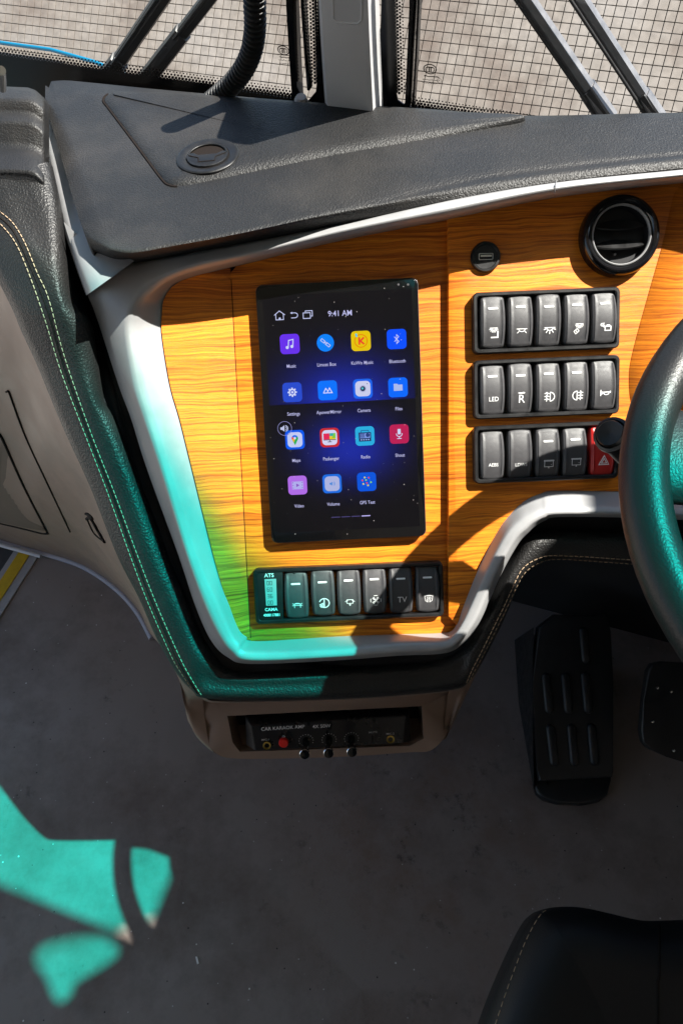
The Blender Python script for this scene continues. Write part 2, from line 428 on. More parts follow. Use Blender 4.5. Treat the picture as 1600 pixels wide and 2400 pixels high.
for zz in (2.21, 2.225):
    a_ = [bm.verts.new(BB(r, f_, zz)) for r, f_ in ((-2.4, -2.6), (0.92, -2.6), (0.92, ROOF_F), (-2.4, ROOF_F))]
    b_ = [bm.verts.new(Vector((p.x, p.y, zz))) for p in light_hole]
    es = [bm.edges.new((v_[i], v_[(i + 1) % len(v_)])) for v_ in (a_, b_) for i in range(len(v_))]
    bmesh.ops.triangle_fill(bm, edges=es, use_beauty=True)
    if zz > 2.211:
        for v_, w_ in ((a_, a0_), (b_, b0_)):
            for i in range(len(v_)): bm.faces.new((v_[i], v_[(i + 1) % len(v_)], w_[(i + 1) % len(v_)], w_[i]))
    a0_, b0_ = a_, b_
struct(from_bm('cabin_roof', bm, MAT['lining'], None, False))
bm = bmesh.new(); bus_box(bm, 0.86, 0.90, -2.6, 0.85, 0.0, 2.2)
struct(from_bm('cabin_side_wall', bm, MAT['lining'], None, False))
bm = bmesh.new(); bus_box(bm, -1.5, 1.1, -2.64, -2.6, 0.0, 2.2)
struct(from_bm('cabin_rear_wall', bm, plain('rear_lining', (0.06, 0.06, 0.065), 0.8, 0, 0.2, 0.1, 6), None, False))
bm = bmesh.new(); bus_box(bm, -30, 30, -30, 60, -0.75, -0.70)
struct(from_bm('ground', bm, plain('concrete_ground', (0.36, 0.33, 0.30), 0.85, 0, 0.2, 0.15, 3, 0.3, 60), None, False))
# safety strip on the floor beside the step
SD = (ZP(85, 1296, 0) - ZP(0, 1430, 0)).normalized()
def floor_strip(name, pxs, z, mat, parent):
    # pxs: two pixels on the left edge row y0 -> quad along SD
    (a, b) = pxs; pa = ZP(*a, 0); pb = ZP(*b, 0)
    q = [pa - SD * 0.9, pb - SD * 0.9, pb + SD * 0.02, pa + SD * 0.02]
    return prism(name, [Vector((p.x, p.y, z)) for p in q], Vector((0, 0, -z + 0.0005)), mat, parent, 0, auto=None, smooth=False)
st = thing('step_edge_strip', 'yellow safety strip with pale grey edging on the floor at far left', 'floor strip', ZP(40, 1330, 0))
floor_strip('grey_edging', ((42, 1282), (55, 1284)), 0.004, MAT['strip'], st)
floor_strip('yellow_band', ((55, 1284), (80, 1290)), 0.006, MAT['yellow'], st)
floor_strip('grey_edging', ((80, 1290), (98, 1294)), 0.004, MAT['strip'], st)
a = ZP(42, 1282, 0)
mt = prism('step_mat', [Vector((p.x, p.y, 0.003)) for p in (a - SD * 0.9 - BR * 0.5, a - SD * 0.9, a + SD * 0.02, a + SD * 0.02 - BR * 0.5)], Vector((0, 0, -0.0025)), plain('step_mat_dark', (0.05, 0.052, 0.056), 0.8, 0, 0.2, 0.1, 90, 0.3, 900), None, 0, auto=None, smooth=False)
tag(mt, 'dark grey step mat left of the yellow floor strip', 'mat')

# ------------------------------------------------------------------ dashboard
dash = thing('dashboard', 'bus dashboard with black padded top, silver trim and glossy orange wood veneer panel', 'dashboard', Vector((0, 0.6, 0)))
# stations: wood edge, inner ridge, outer ridge, back edge
ST = [((3600, 215), (3600, 207), (3600, 193), (3600, 182)),
 ((2500, 330), (2500, 322), (2500, 308), (2500, 297)),
 ((2000, 390), (2000, 382), (2000, 368), (2000, 357)),
 ((1600, 429), (1600, 422), (1600, 408), (1600, 397)),
 ((1300, 464), (1300, 457), (1300, 440), (1305, 427)),
 ((1050, 515), (1050, 508), (1053, 488), (1055, 469)),
 ((800, 564), (800, 556), (800, 540), (800, 526)),
 ((600, 613), (597, 604), (590, 592), (580, 568)),
 ((478, 642), (470, 632), (462, 617), (408, 600)),
 ((421, 661), (402, 655), (385, 645), (286, 620)),
 ((400, 680), (364, 680), (340, 673), (205, 655)),
 ((386, 705), (333, 707), (313, 705), (206, 690)),
 ((383, 735), (322, 738), (300, 738), (220, 725)),
 ((383, 784), (318, 784), (295, 784), (240, 784)),
 ((402, 902), (342, 902), (314, 902), (279, 905)),
 ((425, 983), (364, 983), (339, 983), (308, 983)),
 ((453, 1097), (398, 1097), (377, 1097), (344, 1097)),
 ((503, 1300), (459, 1300), (438, 1300), (418, 1300)),
 ((533, 1405), (505, 1405), (480, 1415), (458, 1420)),
 ((558, 1472), (538, 1477), (515, 1488), (494, 1500)),
 ((577, 1492), (558, 1507), (545, 1528), (533, 1540)),
 ((602, 1502), (590, 1528), (590, 1548), (588, 1556)),
 ((786, 1491), (786, 1522), (786, 1540), (786, 1548)),
 ((930, 1486), (930, 1508), (930, 1530), (930, 1537)),
 ((1030, 1483), (1035, 1504), (1040, 1522), (1042, 1531)),
 ((1057, 1479), (1062, 1490), (1078, 1500), (1084, 1508)),
 ((1071, 1459), (1080, 1466), (1100, 1476), (1109, 1482)),
 ((1083, 1420), (1100, 1428), (1122, 1438), (1131, 1443)),
 ((1121, 1324), (1143, 1335), (1162, 1345), (1172, 1350)),
 ((1165, 1239), (1185, 1256), (1205, 1268), (1213, 1276)),
 ((1199, 1195), (1216, 1222), (1233, 1240), (1238, 1248)),
 ((1230, 1168), (1240, 1206), (1252, 1224), (1256, 1232)),
 ((1264, 1153), (1268, 1193), (1274, 1213), (1277, 1220)),
 ((1301, 1146), (1301, 1188), (1305, 1206), (1307, 1212)),
 ((1459, 1148), (1461, 1190), (1463, 1206), (1463, 1213)),
 ((1640, 1152), (1640, 1195), (1640, 1212), (1640, 1220)),
 ((2500, 1180), (2500, 1222), (2500, 1240), (2500, 1248)), ((3600, 1215), (3600, 1257), (3600, 1275), (3600, 1283))]
n_st = len(ST)
# the unseen plate behind the trim, built further down, only blocks sun leaks
def wW(i):   # height of the veneer edge: right panel is one step higher, the left facet rises to the trim
    px, py = ST[i][0]
    if px > 1050: return 0.009
    if px < 540: return 0.014
    return 0.014 * max(0, (600 - px) / 60) if px < 600 else 0.002
Hi, Ho, Hb = 0.027, 0.029, 0.006
def topw(px): return 0.036 + 0.020 * min(1.0, max(0.0, (px - 300) / 700.0))
TOPW = {8: 0.92, 9: 0.75, 10: 0.5, 11: 0.3, 12: 0.15}
def hgt(i, k):
    tp = 1.0 if i <= 7 else TOPW.get(i, 0.0)
    if k == 0: return wW(i) - 0.003
    tw_ = topw(ST[i][k][0]); a, b_ = ((tw_, Hi), (tw_ + 0.007, Ho), (tw_ - 0.001, Hb))[k - 1]
    return b_ + (a - b_) * tp
rails = [[PP(*ST[i][k], hgt(i, k)) for i in range(n_st)] for k in range(4)]
# extra rails round the ridge and a return behind
def mixr(a, b, t, lift=0.0): return [p.lerp(q, t) + PN * lift for p, q in zip(a, b)]
sil = [rails[0], mixr(rails[0], rails[1], 0.5, 0.0), mixr(rails[0], rails[1], 0.92, 0.0006), mixr(rails[1], rails[2], 0.25, 0.0006),
       mixr(rails[1], rails[2], 0.85, 0.0012), mixr(rails[2], rails[3], 0.25, 0.0005), rails[3], [p - PN * 0.03 for p in rails[3]]]
V, F = loft_mesh(sil, 7, 2)
trim = mesh_obj('silver_trim', V, F, MAT['silver'], dash, True)
# joint in the top trim
jp = [PP(1299, y, 0.043) for y in (430, 447, 463)]
tube('trim_joint', [PP(1303, 425, 0.057), PP(1300, 436, 0.0642), PP(1299.5, 450, 0.0615), PP(1299, 460, 0.042)], 0.0004, plain('trim_joint_grey', (0.18, 0.18, 0.185), 0.6), dash, 6)

# silver cheek going up the left flank of the padded top
ck_r = [(112, 250), (120, 275), (150, 350), (184, 457), (222, 530), (255, 570), (285, 592), (315, 612)]
ck_l = [(104, 262), (101, 300), (110, 360), (122, 423), (148, 531), (175, 610), (190, 650), (206, 690)]
def TZ(px, py, dz=0.0):
    n = Vector((-0.045, -0.03, 1)).normalized(); return PL(px, py, Vector((0.1, 0.60, 1.070 + dz)), n)
ckm = [((a[0] + b[0]) / 2, (a[1] + b[1]) / 2) for a, b in zip(ck_r, ck_l)]
def ckz(i): return -0.008 - 0.014 * (i / 7)
loft('silver_cheek', [[TZ(*p, ckz(i)) for i, p in enumerate(ck_r)], [TZ(*p, ckz(i) - 0.003) for i, p in enumerate(ckm)], [TZ(*p, ckz(i) - 0.016) for i, p in enumerate(ck_l)], [TZ(*p, ckz(i) - 0.09) for i, p in enumerate(ck_l)]], MAT['silver'], dash, 6, 3)

loft('silver_corner', [[PP(*p, 0.022) for p in ((150, 520), (195, 560), (240, 580), (330, 600), (430, 590))], [PP(*p, 0.018) for p in ((172, 590), (200, 625), (245, 640), (330, 640), (430, 615))], [PP(*p, 0.010) for p in ((195, 660), (215, 690), (260, 690), (340, 670), (430, 640))]], MAT['silver'], dash, 4, 2)
# dark channel between the trim and the padded surround
LG = [((112, 380), (40, 420), (-60, 420), (-190, 450)), ((133, 480), (75, 520), (-5, 508), (-110, 560)), ((147, 600), (110, 615), (62, 600), (-30, 620)), ((165, 707), (140, 715), (100, 715), (25, 715)),
 ((205, 755), (165, 785), (122, 780), (50, 775)), ((220, 845), (185, 860), (150, 855), (86, 853)), ((237, 937), (215, 945), (183, 945), (124, 945)),
 ((268, 987), (240, 1000), (207, 1010), (153, 1013)), ((325, 1132), (295, 1140), (258, 1145), (213, 1145)), ((388, 1300), (350, 1305), (315, 1300), (275, 1302)),
 ((425, 1386), (390, 1395), (352, 1398), (325, 1400)), ((464, 1482), (430, 1490), (395, 1498), (370, 1502)), ((497, 1538), (463, 1555), (436, 1575), (417, 1582)),
 ((519, 1566), (490, 1590), (462, 1610), (452, 1620)), ((556, 1580), (520, 1605), (490, 1628), (480, 1636)), ((640, 1579), (630, 1608), (625, 1632), (625, 1643)),
 ((818, 1572), (818, 1600), (818, 1628), (818, 1637)), ((974, 1560), (976, 1590), (978, 1616), (980, 1626)), ((1043, 1549), (1045, 1580), (1060, 1606), (1065, 1616)),
 ((1080, 1530), (1082, 1560), (1090, 1590), (1094, 1602)), ((1100, 1505), (1108, 1530), (1115, 1555), (1122, 1565)), ((1136, 1445), (1150, 1455), (1165, 1463), (1173, 1468)),
 ((1178, 1352), (1194, 1361), (1209, 1367), (1216, 1370)), ((1218, 1285), (1229, 1310), (1240, 1330), (1245, 1336)), ((1240, 1258), (1255, 1285), (1272, 1309), (1276, 1316)),
 ((1264, 1250), (1275, 1278), (1290, 1304), (1293, 1311)), ((1320, 1248), (1325, 1276), (1330, 1304), (1332, 1312)), ((1471, 1250), (1478, 1285), (1485, 1314), (1487, 1322)),
 ((1640, 1255), (1640, 1292), (1640, 1325), (1640, 1332)), ((2500, 1290), (2500, 1330), (2500, 1365), (2500, 1372)), ((3600, 1335), (3600, 1375), (3600, 1410), (3600, 1417))]
lw = (-0.011, 0.000, -0.004, -0.026)
LUP = {0: 0.002, 1: 0.014, 2: 0.030, 3: 0.032, 4: 0.024, 5: 0.014, 6: 0.007, 7: 0.003}
LR = [[PP(*s[k], lw[k] + LUP.get(i, 0.0) - (0.006 if (13 <= i <= 19 and k == 1) else 0.0)) for i, s in enumerate(LG)] for k in range(4)]
inner = [p - PN * 0.012 for p in LR[0]]
under = [p - PN * 0.03 for p in LR[3]]
pad = [inner, LR[0], mixr(LR[0], LR[1], 0.35, 0.004), LR[1], LR[2], LR[3], under]
Vp, Fp = loft_mesh(pad, 7, 3)
surround = mesh_obj('leather_surround', Vp, Fp, MAT['pad_leather'], dash, True)
bv_pad = BVHTree.FromPolygons(Vp, Fp)
# channel floor: a strip a little below, from under the trim to under the pad
cha = [PP(*s[3], -0.026) for s in ST[9:]]
rs = lambda pts, n: [resample_n(pts, n)[i] for i in range(n)]
def resample_n(pts, n):
    L = [0]
    for a, b in zip(pts, pts[1:]): L.append(L[-1] + (b - a).length)
    out = []; j = 0
    for i in range(n):
        t = L[-1] * i / (n - 1)
        while j < len(L) - 2 and L[j + 1] < t: j += 1
        q = (t - L[j]) / max(1e-9, L[j + 1] - L[j]); out.append(pts[j].lerp(pts[j + 1], min(1, max(0, q))))
    return out
tr_edge = smooth_line([PP(*s[3], -0.022) for s in ST[10:]], 8); pd_edge = smooth_line([p - PN * 0.008 for p in LR[0]], 8)
tr_edge = [TZ(*p, -0.08) for p in ((101, 290), (122, 423), (148, 531), (175, 610))] + tr_edge
cA, cB = resample_n(tr_edge, 160), resample_n(pd_edge, 160)
loft('trim_channel', [cA, mixr(cA, cB, 0.5, -0.004), cB], MAT['gap'], dash, 1, 1)

# ---- wood veneer: left facet, recessed screen bay, raised switch panel, binnacle facet
Wl = [smooth_line([PP(*ST[i][0], wW(i)) for i in range(n_st)], 7)]
wl_px = [Vector((*ST[i][0], 0)) for i in range(n_st)]
wpx = smooth_line(wl_px, 7)
crease_t, crease_b = Vector((541, 648, 0)), Vector((588, 1512, 0))
def crease_x(y): return crease_t.x + (crease_b.x - crease_t.x) * (y - crease_t.y) / (crease_b.y - crease_t.y)
left_edge = [p for p in wpx if p.x < crease_x(p.y) and p.x < 700]
lf = []
for p in left_edge:
    lf.append(p)
top_y = left_edge[0].y; bot_y = left_edge[-1].y
rl = []; rr = []; nrow = 60
# rows of the facet
def left_x(y):
    best = None
    for a, b in zip(left_edge, left_edge[1:]):
        if (a.y - y) * (b.y - y) <= 0 and abs(a.y - b.y) > 1e-6:
            x = a.x + (b.x - a.x) * (y - a.y) / (b.y - a.y)
            best = x if best is None else min(best, x)
    return best if best is not None else crease_x(y) - 1
for i in range(nrow + 1):
    y = top_y + (bot_y - top_y) * (0.002 + 0.996 * i / nrow); lx = left_x(y) - 3; cx = crease_x(y)
    t = min(1.0, (cx - lx) / 60.0)
    rl.append(PP(lx, y, 0.014 * t)); rr.append(PP(cx, y, 0.0))
v, f = [], []
for a, b in zip(rl, rr):
    for k in range(5): v.append(a.lerp(b, k / 4))
for i in range(nrow):
    for k in range(4): f.append((i * 5 + k, i * 5 + k + 1, i * 5 + k + 6, i * 5 + k + 5))
mesh_obj('veneer_facet', v, f, MAT['wood'], dash, False)
tube('veneer_seam', [PP(crease_x(y) + 0.5, y, 0.0002) for y in range(655, 1500, 40)], 0.00035, MAT['groove'], dash, 6)
mid = [p for p in wpx if crease_x(p.y) - 1 <= p.x <= 1058]
midpts = [PP(crease_x(640), 632, 0)] + [PP(crease_x(1504), 1506, 0)]
mid_bot = [PP(p.x, p.y + 3, 0) for p in mid if p.y > 1300]
mid_top = [PP(p.x, p.y - 4, 0) for p in mid if p.y < 800]          # right to left
polym = [PP(crease_x(y), y, 0) for y in (640, 1504)] + mid_bot + [PP(1075, 1470, 0), PP(1075, 1000, 0), PP(1060, 505, 0)] + mid_top
prism('screen_bay_veneer', polym, -PN * 0.003, MAT['wood'], dash, 0, auto=None, smooth=False)
seam = [(1606, 420), (1580, 450), (1552, 567), (1518, 688), (1484, 812), (1472, 881), (1480, 957), (1520, 1030), (1600, 1080)]
seam_s = [Vector((p.x, p.y, 0)) for p in smooth_line([Vector((*p, 0)) for p in seam], 6)]
right_bot = [p for p in wpx if p.x > 1068 and p.y > 1100]
right_top = [p for p in wpx if p.x > 1060 and p.y < 700]
hr = 0.009
stepc = [(1053, 600), (1050, 582), (1040, 572), (1022, 570)]
pr = [PP(1050, 1445, hr)] + [PP(p.x + 2, p.y + 4, hr) for p in right_bot if p.x < 1700] + [PP(1700, 1080, hr), PP(1600, 1085, hr)] + [PP(p.x, p.y, hr) for p in reversed(seam_s)]
pr += [PP(p.x, p.y - 4, hr) for p in right_top if p.x < 1590] + [PP(1050, 508, hr)]
prism('switch_panel_veneer', pr, -PN * 0.010, MAT['wood'], dash, 0.0015, 2, auto=25)
# binnacle facet tilting up to the right of the seam
fa = [PP(p.x + 1.5, p.y, hr) for p in seam_s]
fb = [PP(p.x + 160 + 40 * math.sin(i / len(seam_s) * 3.1), p.y + 10, hr - 0.022) for i, p in enumerate(seam_s)]
fc = [PP(1900 + 0.5 * (p.x - 1500), p.y, hr - 0.06) for p in seam_s]
loft('binnacle_veneer', [[p - PN * 0.004 for p in fa], fa, fb, fc], MAT['wood'], dash, 1, 1)

cb_ = smooth_line([Vector((*s_[3], 0)) for s_ in ST[5:]], 4)
cbp = [PP(p.x, p.y, -0.030) for p in cb_] + [PP(3600, 300, -0.030)]
bmc = bmesh.new(); vc_ = [bmc.verts.new(p) for p in cbp]
bmesh.ops.triangle_fill(bmc, edges=[bmc.edges.new((vc_[i], vc_[(i + 1) % len(vc_)])) for i in range(len(vc_))], use_beauty=True)
from_bm('leak_block_plate', bmc, MAT['gap'], dash, False)  # unseen sheet added to stop sunlight leaking through under the dash
# ---- padded top
back = [(3600, 262), (2500, 270), (2000, 268), (1600, 266), (1232, 273), (1000, 257), (700, 239), (400, 214), (200, 194), (150, 190), (118, 192)]
crest = [(3600, 150), (2500, 262), (2000, 318), (1600, 362), (1361, 388), (1106, 423), (800, 492), (560, 545), (400, 575), (310, 590), (255, 582)]
front = [(3600, 182), (2500, 296), (2000, 355), (1600, 394), (1310, 425), (1055, 468), (800, 525), (561, 571), (408, 597), (286, 616), (240, 603)]
leftv = [(107, 200), (105, 220), (110, 255), (138, 347), (168, 454), (194, 536), (208, 568), (222, 590), (240, 603)]
bt = smooth_line([Vector((*p, 0)) for p in back], 6); ct = smooth_line([Vector((*p, 0)) for p in crest], 6); ft = smooth_line([Vector((*p, 0)) for p in front], 6)
rows = []
for b_, c_, f_ in zip(bt, ct, ft):
    B3, C3, F3 = TZ(b_.x, b_.y), TZ(c_.x, c_.y, 0.0), PP(f_.x, f_.y, topw(f_.x))
    col = [B3 + Vector((0, 0.03, -0.03)), B3 + Vector((0, 0.004, -0.001))]
    for k in range(1, 9): col.append(B3.lerp(C3, k / 9))
    col += smooth_line([C3 + (B3 - C3).normalized() * 0.006, C3 + Vector((0, 0, -0.001)), C3.lerp(F3, 0.45) + PN * 0.0035, F3], 3)
    col.append(F3 - PN * 0.02)
    rows.append(col)
# left flank closing columns: outline of the left edge
nc = len(rows[0])
lo = smooth_line([Vector((*p, 0)) for p in leftv], 6)
def frac(pts):
    L = [0]
    for a, c in zip(pts, pts[1:]): L.append(L[-1] + (c - a).length)
    return [x / L[-1] for x in L]
def at_frac(pts, fr_):
    L = frac(pts); out = []
    for t_ in fr_:
        j = 0
        while j < len(L) - 2 and L[j + 1] < t_: j += 1
        out.append(pts[j].lerp(pts[j + 1], (t_ - L[j]) / max(1e-9, L[j + 1] - L[j])))
    return out
lo_r = at_frac(lo, frac(rows[-1]))
def edge3(p):
    k_ = min(1.0, max(0.0, (p.y - 520) / 83.0)); return TZ(p.x, p.y, -0.004).lerp(PP(p.x, p.y, topw(p.x)), k_ * k_)
edge_col = [edge3(p) for p in lo_r]; edge_col[-1] = rows[-1][-2] + Vector((-0.0005, 0, -0.0005)); down_col = [p + Vector((0.0, 0, -0.03)) for p in edge_col]
rows.append([a.lerp(b, 0.55) + Vector((0, 0, 0.0008)) for a, b in zip(rows[-1], edge_col)])
rows[-1][0] = rows[-2][0].lerp(edge_col[0], 0.5); rows[-1][-1] = rows[-2][-1].lerp(edge_col[-1], .5)
rows.append(edge_col); rows.append(down_col)
v = [p for r in rows for p in r]; f = []
for i in range(len(rows) - 1):
    for k in range(nc - 1): f.append((i * nc + k, i * nc + k + 1, (i + 1) * nc + k + 1, (i + 1) * nc + k))
padtop = mesh_obj('padded_top', v, [tuple(reversed(q)) for q in f], MAT['top_leather'], dash, True, None, 60)
bv_top = BVHTree.FromPolygons(v, f)
def on(bv, px, py, lift=0.0):
    h = bv.ray_cast(CAM, ray(px, py).normalized())
    if h[0] is None: return None
    n = h[1] if h[1].dot(ray(px, py)) < 0 else -h[1]
    return h[0] + n * lift
# storage lid, a few millimetres proud with a rounded rim
lidpx = [(250, 236), (256, 225), (275, 219), (330, 219), (480, 226), (700, 243), (900, 256), (1080, 268), (1180, 275), (1222, 280), (1226, 285), (1190, 293), (1050, 315), (800, 357), (600, 398), (470, 425), (425, 432), (402, 430), (386, 416), (340, 355), (300, 302), (262, 252)]
lp = smooth_line([Vector((*p, 0)) for p in lidpx], 4, True)
cen = Vector((640, 310, 0)); lid_rows = []
for ins, dz in ((-0.0035, -0.0015), (-0.002, 0.0002), (0.0, 0.0016), (0.003, 0.0030), (0.007, 0.0040), (0.012, 0.0044)):
    base_ = [TZ(p.x, p.y) for p in lp]; row_ = []
    for i_, p in enumerate(base_):
        t_ = (base_[(i_ + 1) % len(lp)] - base_[i_ - 1]).normalized(); nr = Vector((-t_.y, t_.x, 0))
        if nr.dot(TZ(cen.x, cen.y) - p) < 0: nr = -nr
        tip = min(1.0, max(0.12, (1226 - lp[i_].x) / 260.0))
        row_.append(p + nr * ins * tip + Vector((0, 0, dz)))
    lid_rows.append(row_)
for sc in (0.7, 0.35, 0.02): lid_rows.append([lid_rows[5][i_].lerp(TZ(cen.x, cen.y, 0.0044), 1 - sc) for i_ in range(len(lp))])
nL = len(lp); v = [p for r in lid_rows for p in r]; f = []
for i in range(len(lid_rows) - 1):
    for k in range(nL): f.append((i * nL + k, i * nL + (k + 1) % nL, (i + 1) * nL + (k + 1) % nL, (i + 1) * nL + k))
f.append(tuple(range((len(lid_rows) - 1) * nL, len(lid_rows) * nL)))
lid = mesh_obj('storage_lid', v, f, MAT['top_leather'], dash, True)
gr = [p + Vector((0, 0, 0.0012)) for p in lid_rows[0][int(nL * 0.74):]] + [p + Vector((0, 0, 0.0012)) for p in lid_rows[0][:6]]
tube('lid_gap', [p + Vector((0, -0.0003, 0.0006)) for p in lid_rows[0][int(nL * 0.47):int(nL * 0.75)]], 0.0005, MAT['groove'], lid, 6)
tube('lid_gap', gr, 0.0014, MAT['groove'], lid, 6)
hc = TZ(487, 366, 0.0044); hn = Vector((-0.045, -0.03, 1)).normalized(); hm = axis_matrix(hc, hn) @ Matrix.Scale(0.86, 4)
lathe('finger_ring', [(0.0345, -0.002), (0.0345, 0.0006), (0.0335, 0.0014), (0.0318, 0.0016), (0.0250, 0.0008), (0.0240, 0.0002), (0.0238, -0.003)], MAT['black'], lid, hm, 48)
mesh_obj('finger_hole', [hm @ Vector((0.0238 * math.cos(2 * math.pi * k / 32), 0.0238 * math.sin(2 * math.pi * k / 32), 0.0003)) for k in range(32)], [tuple(range(32))], MAT['groove'], lid, False)
low = [Vector((0.0232 * math.cos(rad(a)), 0.0232 * math.sin(rad(a)), 0.0022)) for a in range(170, 371, 10)] + [Vector((x, y, 0.0022)) for x, y in ((0.016, 0.0055), (0.0105, -0.0005), (-0.0105, -0.0005), (-0.016, 0.0055))]
prism('pull_plate', [hm @ p for p in low], -hn * 0.002, MAT['black'], lid, 0.0006, 2)
tube('pull_groove', [hm @ Vector((x, y, 0.0024)) for x, y in ((-0.0205, 0.000), (-0.012, -0.0045), (-0.0095, -0.006), (-0.0090, -0.014), (0.0090, -0.014), (0.0095, -0.006), (0.012, -0.0045), (0.0205, 0.000))], 0.0005, MAT['groove'], lid, 6)
tube('pull_lip', [hm @ Vector((0.0215 * math.cos(rad(a)), 0.0215 * math.sin(rad(a)), 0.0015)) for a in range(5, 176, 10)], 0.0010, MAT['black'], lid, 8)

# unseen console and hood boxes added at the right to block the sun
bm = bmesh.new(); bus_box(bm, 0.43, 0.86, 0.10, 0.80, 0.72, 1.10)
bmesh.ops.bevel(bm, geom=list(bm.edges), offset=0.03, segments=3, affect='EDGES'); from_bm('console_sun_block', bm, MAT['pad_leather'], dash, True, None, 40)
bm = bmesh.new(); bus_box(bm, 0.36, 0.66, 0.46, 0.70, 1.00, 1.13)
bmesh.ops.bevel(bm, geom=list(bm.edges), offset=0.04, segments=3, affect='EDGES'); from_bm('hood_sun_block', bm, MAT['top_leather'], dash, True, None, 40)
# ---- cowl at far left: slight ridges, plus ribs shaped to imitate cast shadow bands
cowl = [(505,1.036),(466,1.046),(455,1.049),(415,1.060),(400,1.066),(390,1.067),(352,1.068),(349,1.0672),(343,1.068),(336,1.069),(300,1.079),(286,1.083),(276,1.084),(262,1.0845),(244,1.090),(232,1.093),(212,1.0935),(205,1.090),(203,1.06)]
def cow_row(y, z):
    out = []
    for px, dy, dz in ((-220, 6, 0), (-60, 0, 0.0), (20, 0, 0), (66, 2, 0.0), (84, 8, -0.002), (104, 26, -0.008), (116, 40, -0.03)):
        out.append(ZP(px, y + dy, z + dz))
    return out
cr_rows = [cow_row(y, z) for y, z in cowl]
v = [p for r in cr_rows for p in r]; f = []
for i in range(len(cr_rows) - 1):
    for k in range(6): f.append((i * 7 + k, (i + 1) * 7 + k, (i + 1) * 7 + k + 1, i * 7 + k + 1))
cw = mesh_obj('shadow_rib_cowl', v, f, MAT['top_leather'], dash, True, None, 30)
sbm = cw.modifiers.new('bevel', 'BEVEL'); sbm.width = 0.002; sbm.segments = 2; sbm.limit_method = 'ANGLE'; sbm.angle_limit = rad(25)
# ---- beige lower body: left flank down to the floor
FL = [(-420, 1140), (-330, 1165), (-240, 1190), (-150, 1225), (-60, 1250), (10, 1270), (60, 1284), (105, 1296), (200, 1328), (275, 1378), (325, 1432), (360, 1495), (395, 1590), (430, 1660), (470, 1700)]
Ee = [LR[3][i] for i in range(15)]
Fe = [ZP(*p, 0.0) for p in FL]
for i in range(12, 15): Fe[i] = Fe[11] + (Fe[11] - Fe[10]) * 0.35 * (i - 11) + Vector((0.05 * (i - 11), -0.02 * (i - 11), 0))
g1 = [a + (b - a) * 0.04 - PN * 0.004 for a, b in zip(Ee, Fe)]
g2 = [a + (b - a) * 0.12 - PN * 0.002 for a, b in zip(Ee, Fe)]
g3 = [a.lerp(b, 0.5) for a, b in zip(Ee, Fe)]
g4 = [a.lerp(b, 0.93) for a, b in zip(Ee, Fe)]
Vb, Fb = loft_mesh([Ee, g1, g2, g3, g4, Fe], 6, 3)
flank = mesh_obj('lower_flank', Vb, Fb, MAT['beige'], dash, True)
bv_fl = BVHTree.FromPolygons(Vb, Fb)
def flank_line(name, pxs, r, mat, lift=0.0005, parent=None, sm=6):
    pts = [on(bv_fl, *p, lift) for p in [(q.x, q.y) for q in smooth_line([Vector((*p, 0)) for p in pxs], sm)]]
    pts = [p for p in pts if p is not None]
    return tube(name, pts, r, mat, parent or dash, 6)
flank_line('flank_groove', [(16, 918), (21, 917), (25, 925), (60, 1020), (110, 1128), (165, 1246)], 0.0014, MAT['groove'])
flank_line('recess_edge', [(-5, 1012), (8, 1030), (55, 1135), (108, 1240), (111, 1249), (100, 1250), (60, 1240), (0, 1226)], 0.0022, MAT['groove'])
rp = [on(bv_fl, *p, 0.0015) for p in ((-40, 940), (8, 1034), (55, 1138), (106, 1243), (60, 1236), (0, 1222), (-60, 1205))]
rp = [p for p in rp if p is not None]
mesh_obj('recessed_door', rp, [tuple(range(len(rp)))], plain('recess_beige', (0.15, 0.11, 0.085), 0.6, 0, 0.3, 0.05, 12), dash, False)
flank_line('latch_slot', [(203, 1204), (210, 1206), (219, 1215)], 0.0022, MAT['groove'])
flank_line('latch_slot', [(205, 1216), (211, 1212), (219, 1220), (233, 1245), (247, 1269)], 0.0026, MAT['groove'])
flank_line('latch_slot', [(206, 1218), (222, 1250), (246, 1270)], 0.0012, MAT['groove'])
# beading where the flank meets the floor
bd = smooth_line([Vector((p.x, p.y, 0.006)) for p in Fe[2:12]], 8)
bead = tube('floor_beading', [p - BF * 0.004 for p in bd], 0.007, plain('lavender_beading', (0.40, 0.39, 0.44), 0.5, 0, 0.4, 0.05, 30), dash, 8)
tube('white_beading', [Vector((p.x, p.y, 0.017)) - BF * 0.012 for p in [ZP(x, y, 0.012) for x, y in ((-150, 1224), (0, 1268), (105, 1297))]], 0.005, MAT['white_edge'], dash, 8)

# ---- amplifier housing under the pad
HB = [((445, 1600), (428, 1613), (440, 1690)), ((480, 1636), (478, 1642), (492, 1751)), ((520, 1644), (520, 1648), (533, 1776)), ((640, 1643), (642, 1646), (650, 1778)), ((818, 1637), (818, 1640), (818, 1773)),
      ((950, 1628), (950, 1632), (960, 1763)), ((1010, 1622), (1012, 1626), (1005, 1760)), ((1050, 1616), (1046, 1622), (1036, 1735)), ((1088, 1604), (1080, 1612), (1062, 1690))]
hw = (-0.036, -0.158, -0.158)
hz = [[PP(*s[k], hw[k] - (0.02 if (i in (0, 8) and k) else 0.0)) for i, s in enumerate(HB)] for k in range(3)]
bk = [p + Vector((0, 0.03, -0.012)) for p in hz[2]]; bk2 = [p + Vector((0, 0.25, -0.10)) for p in hz[2]]
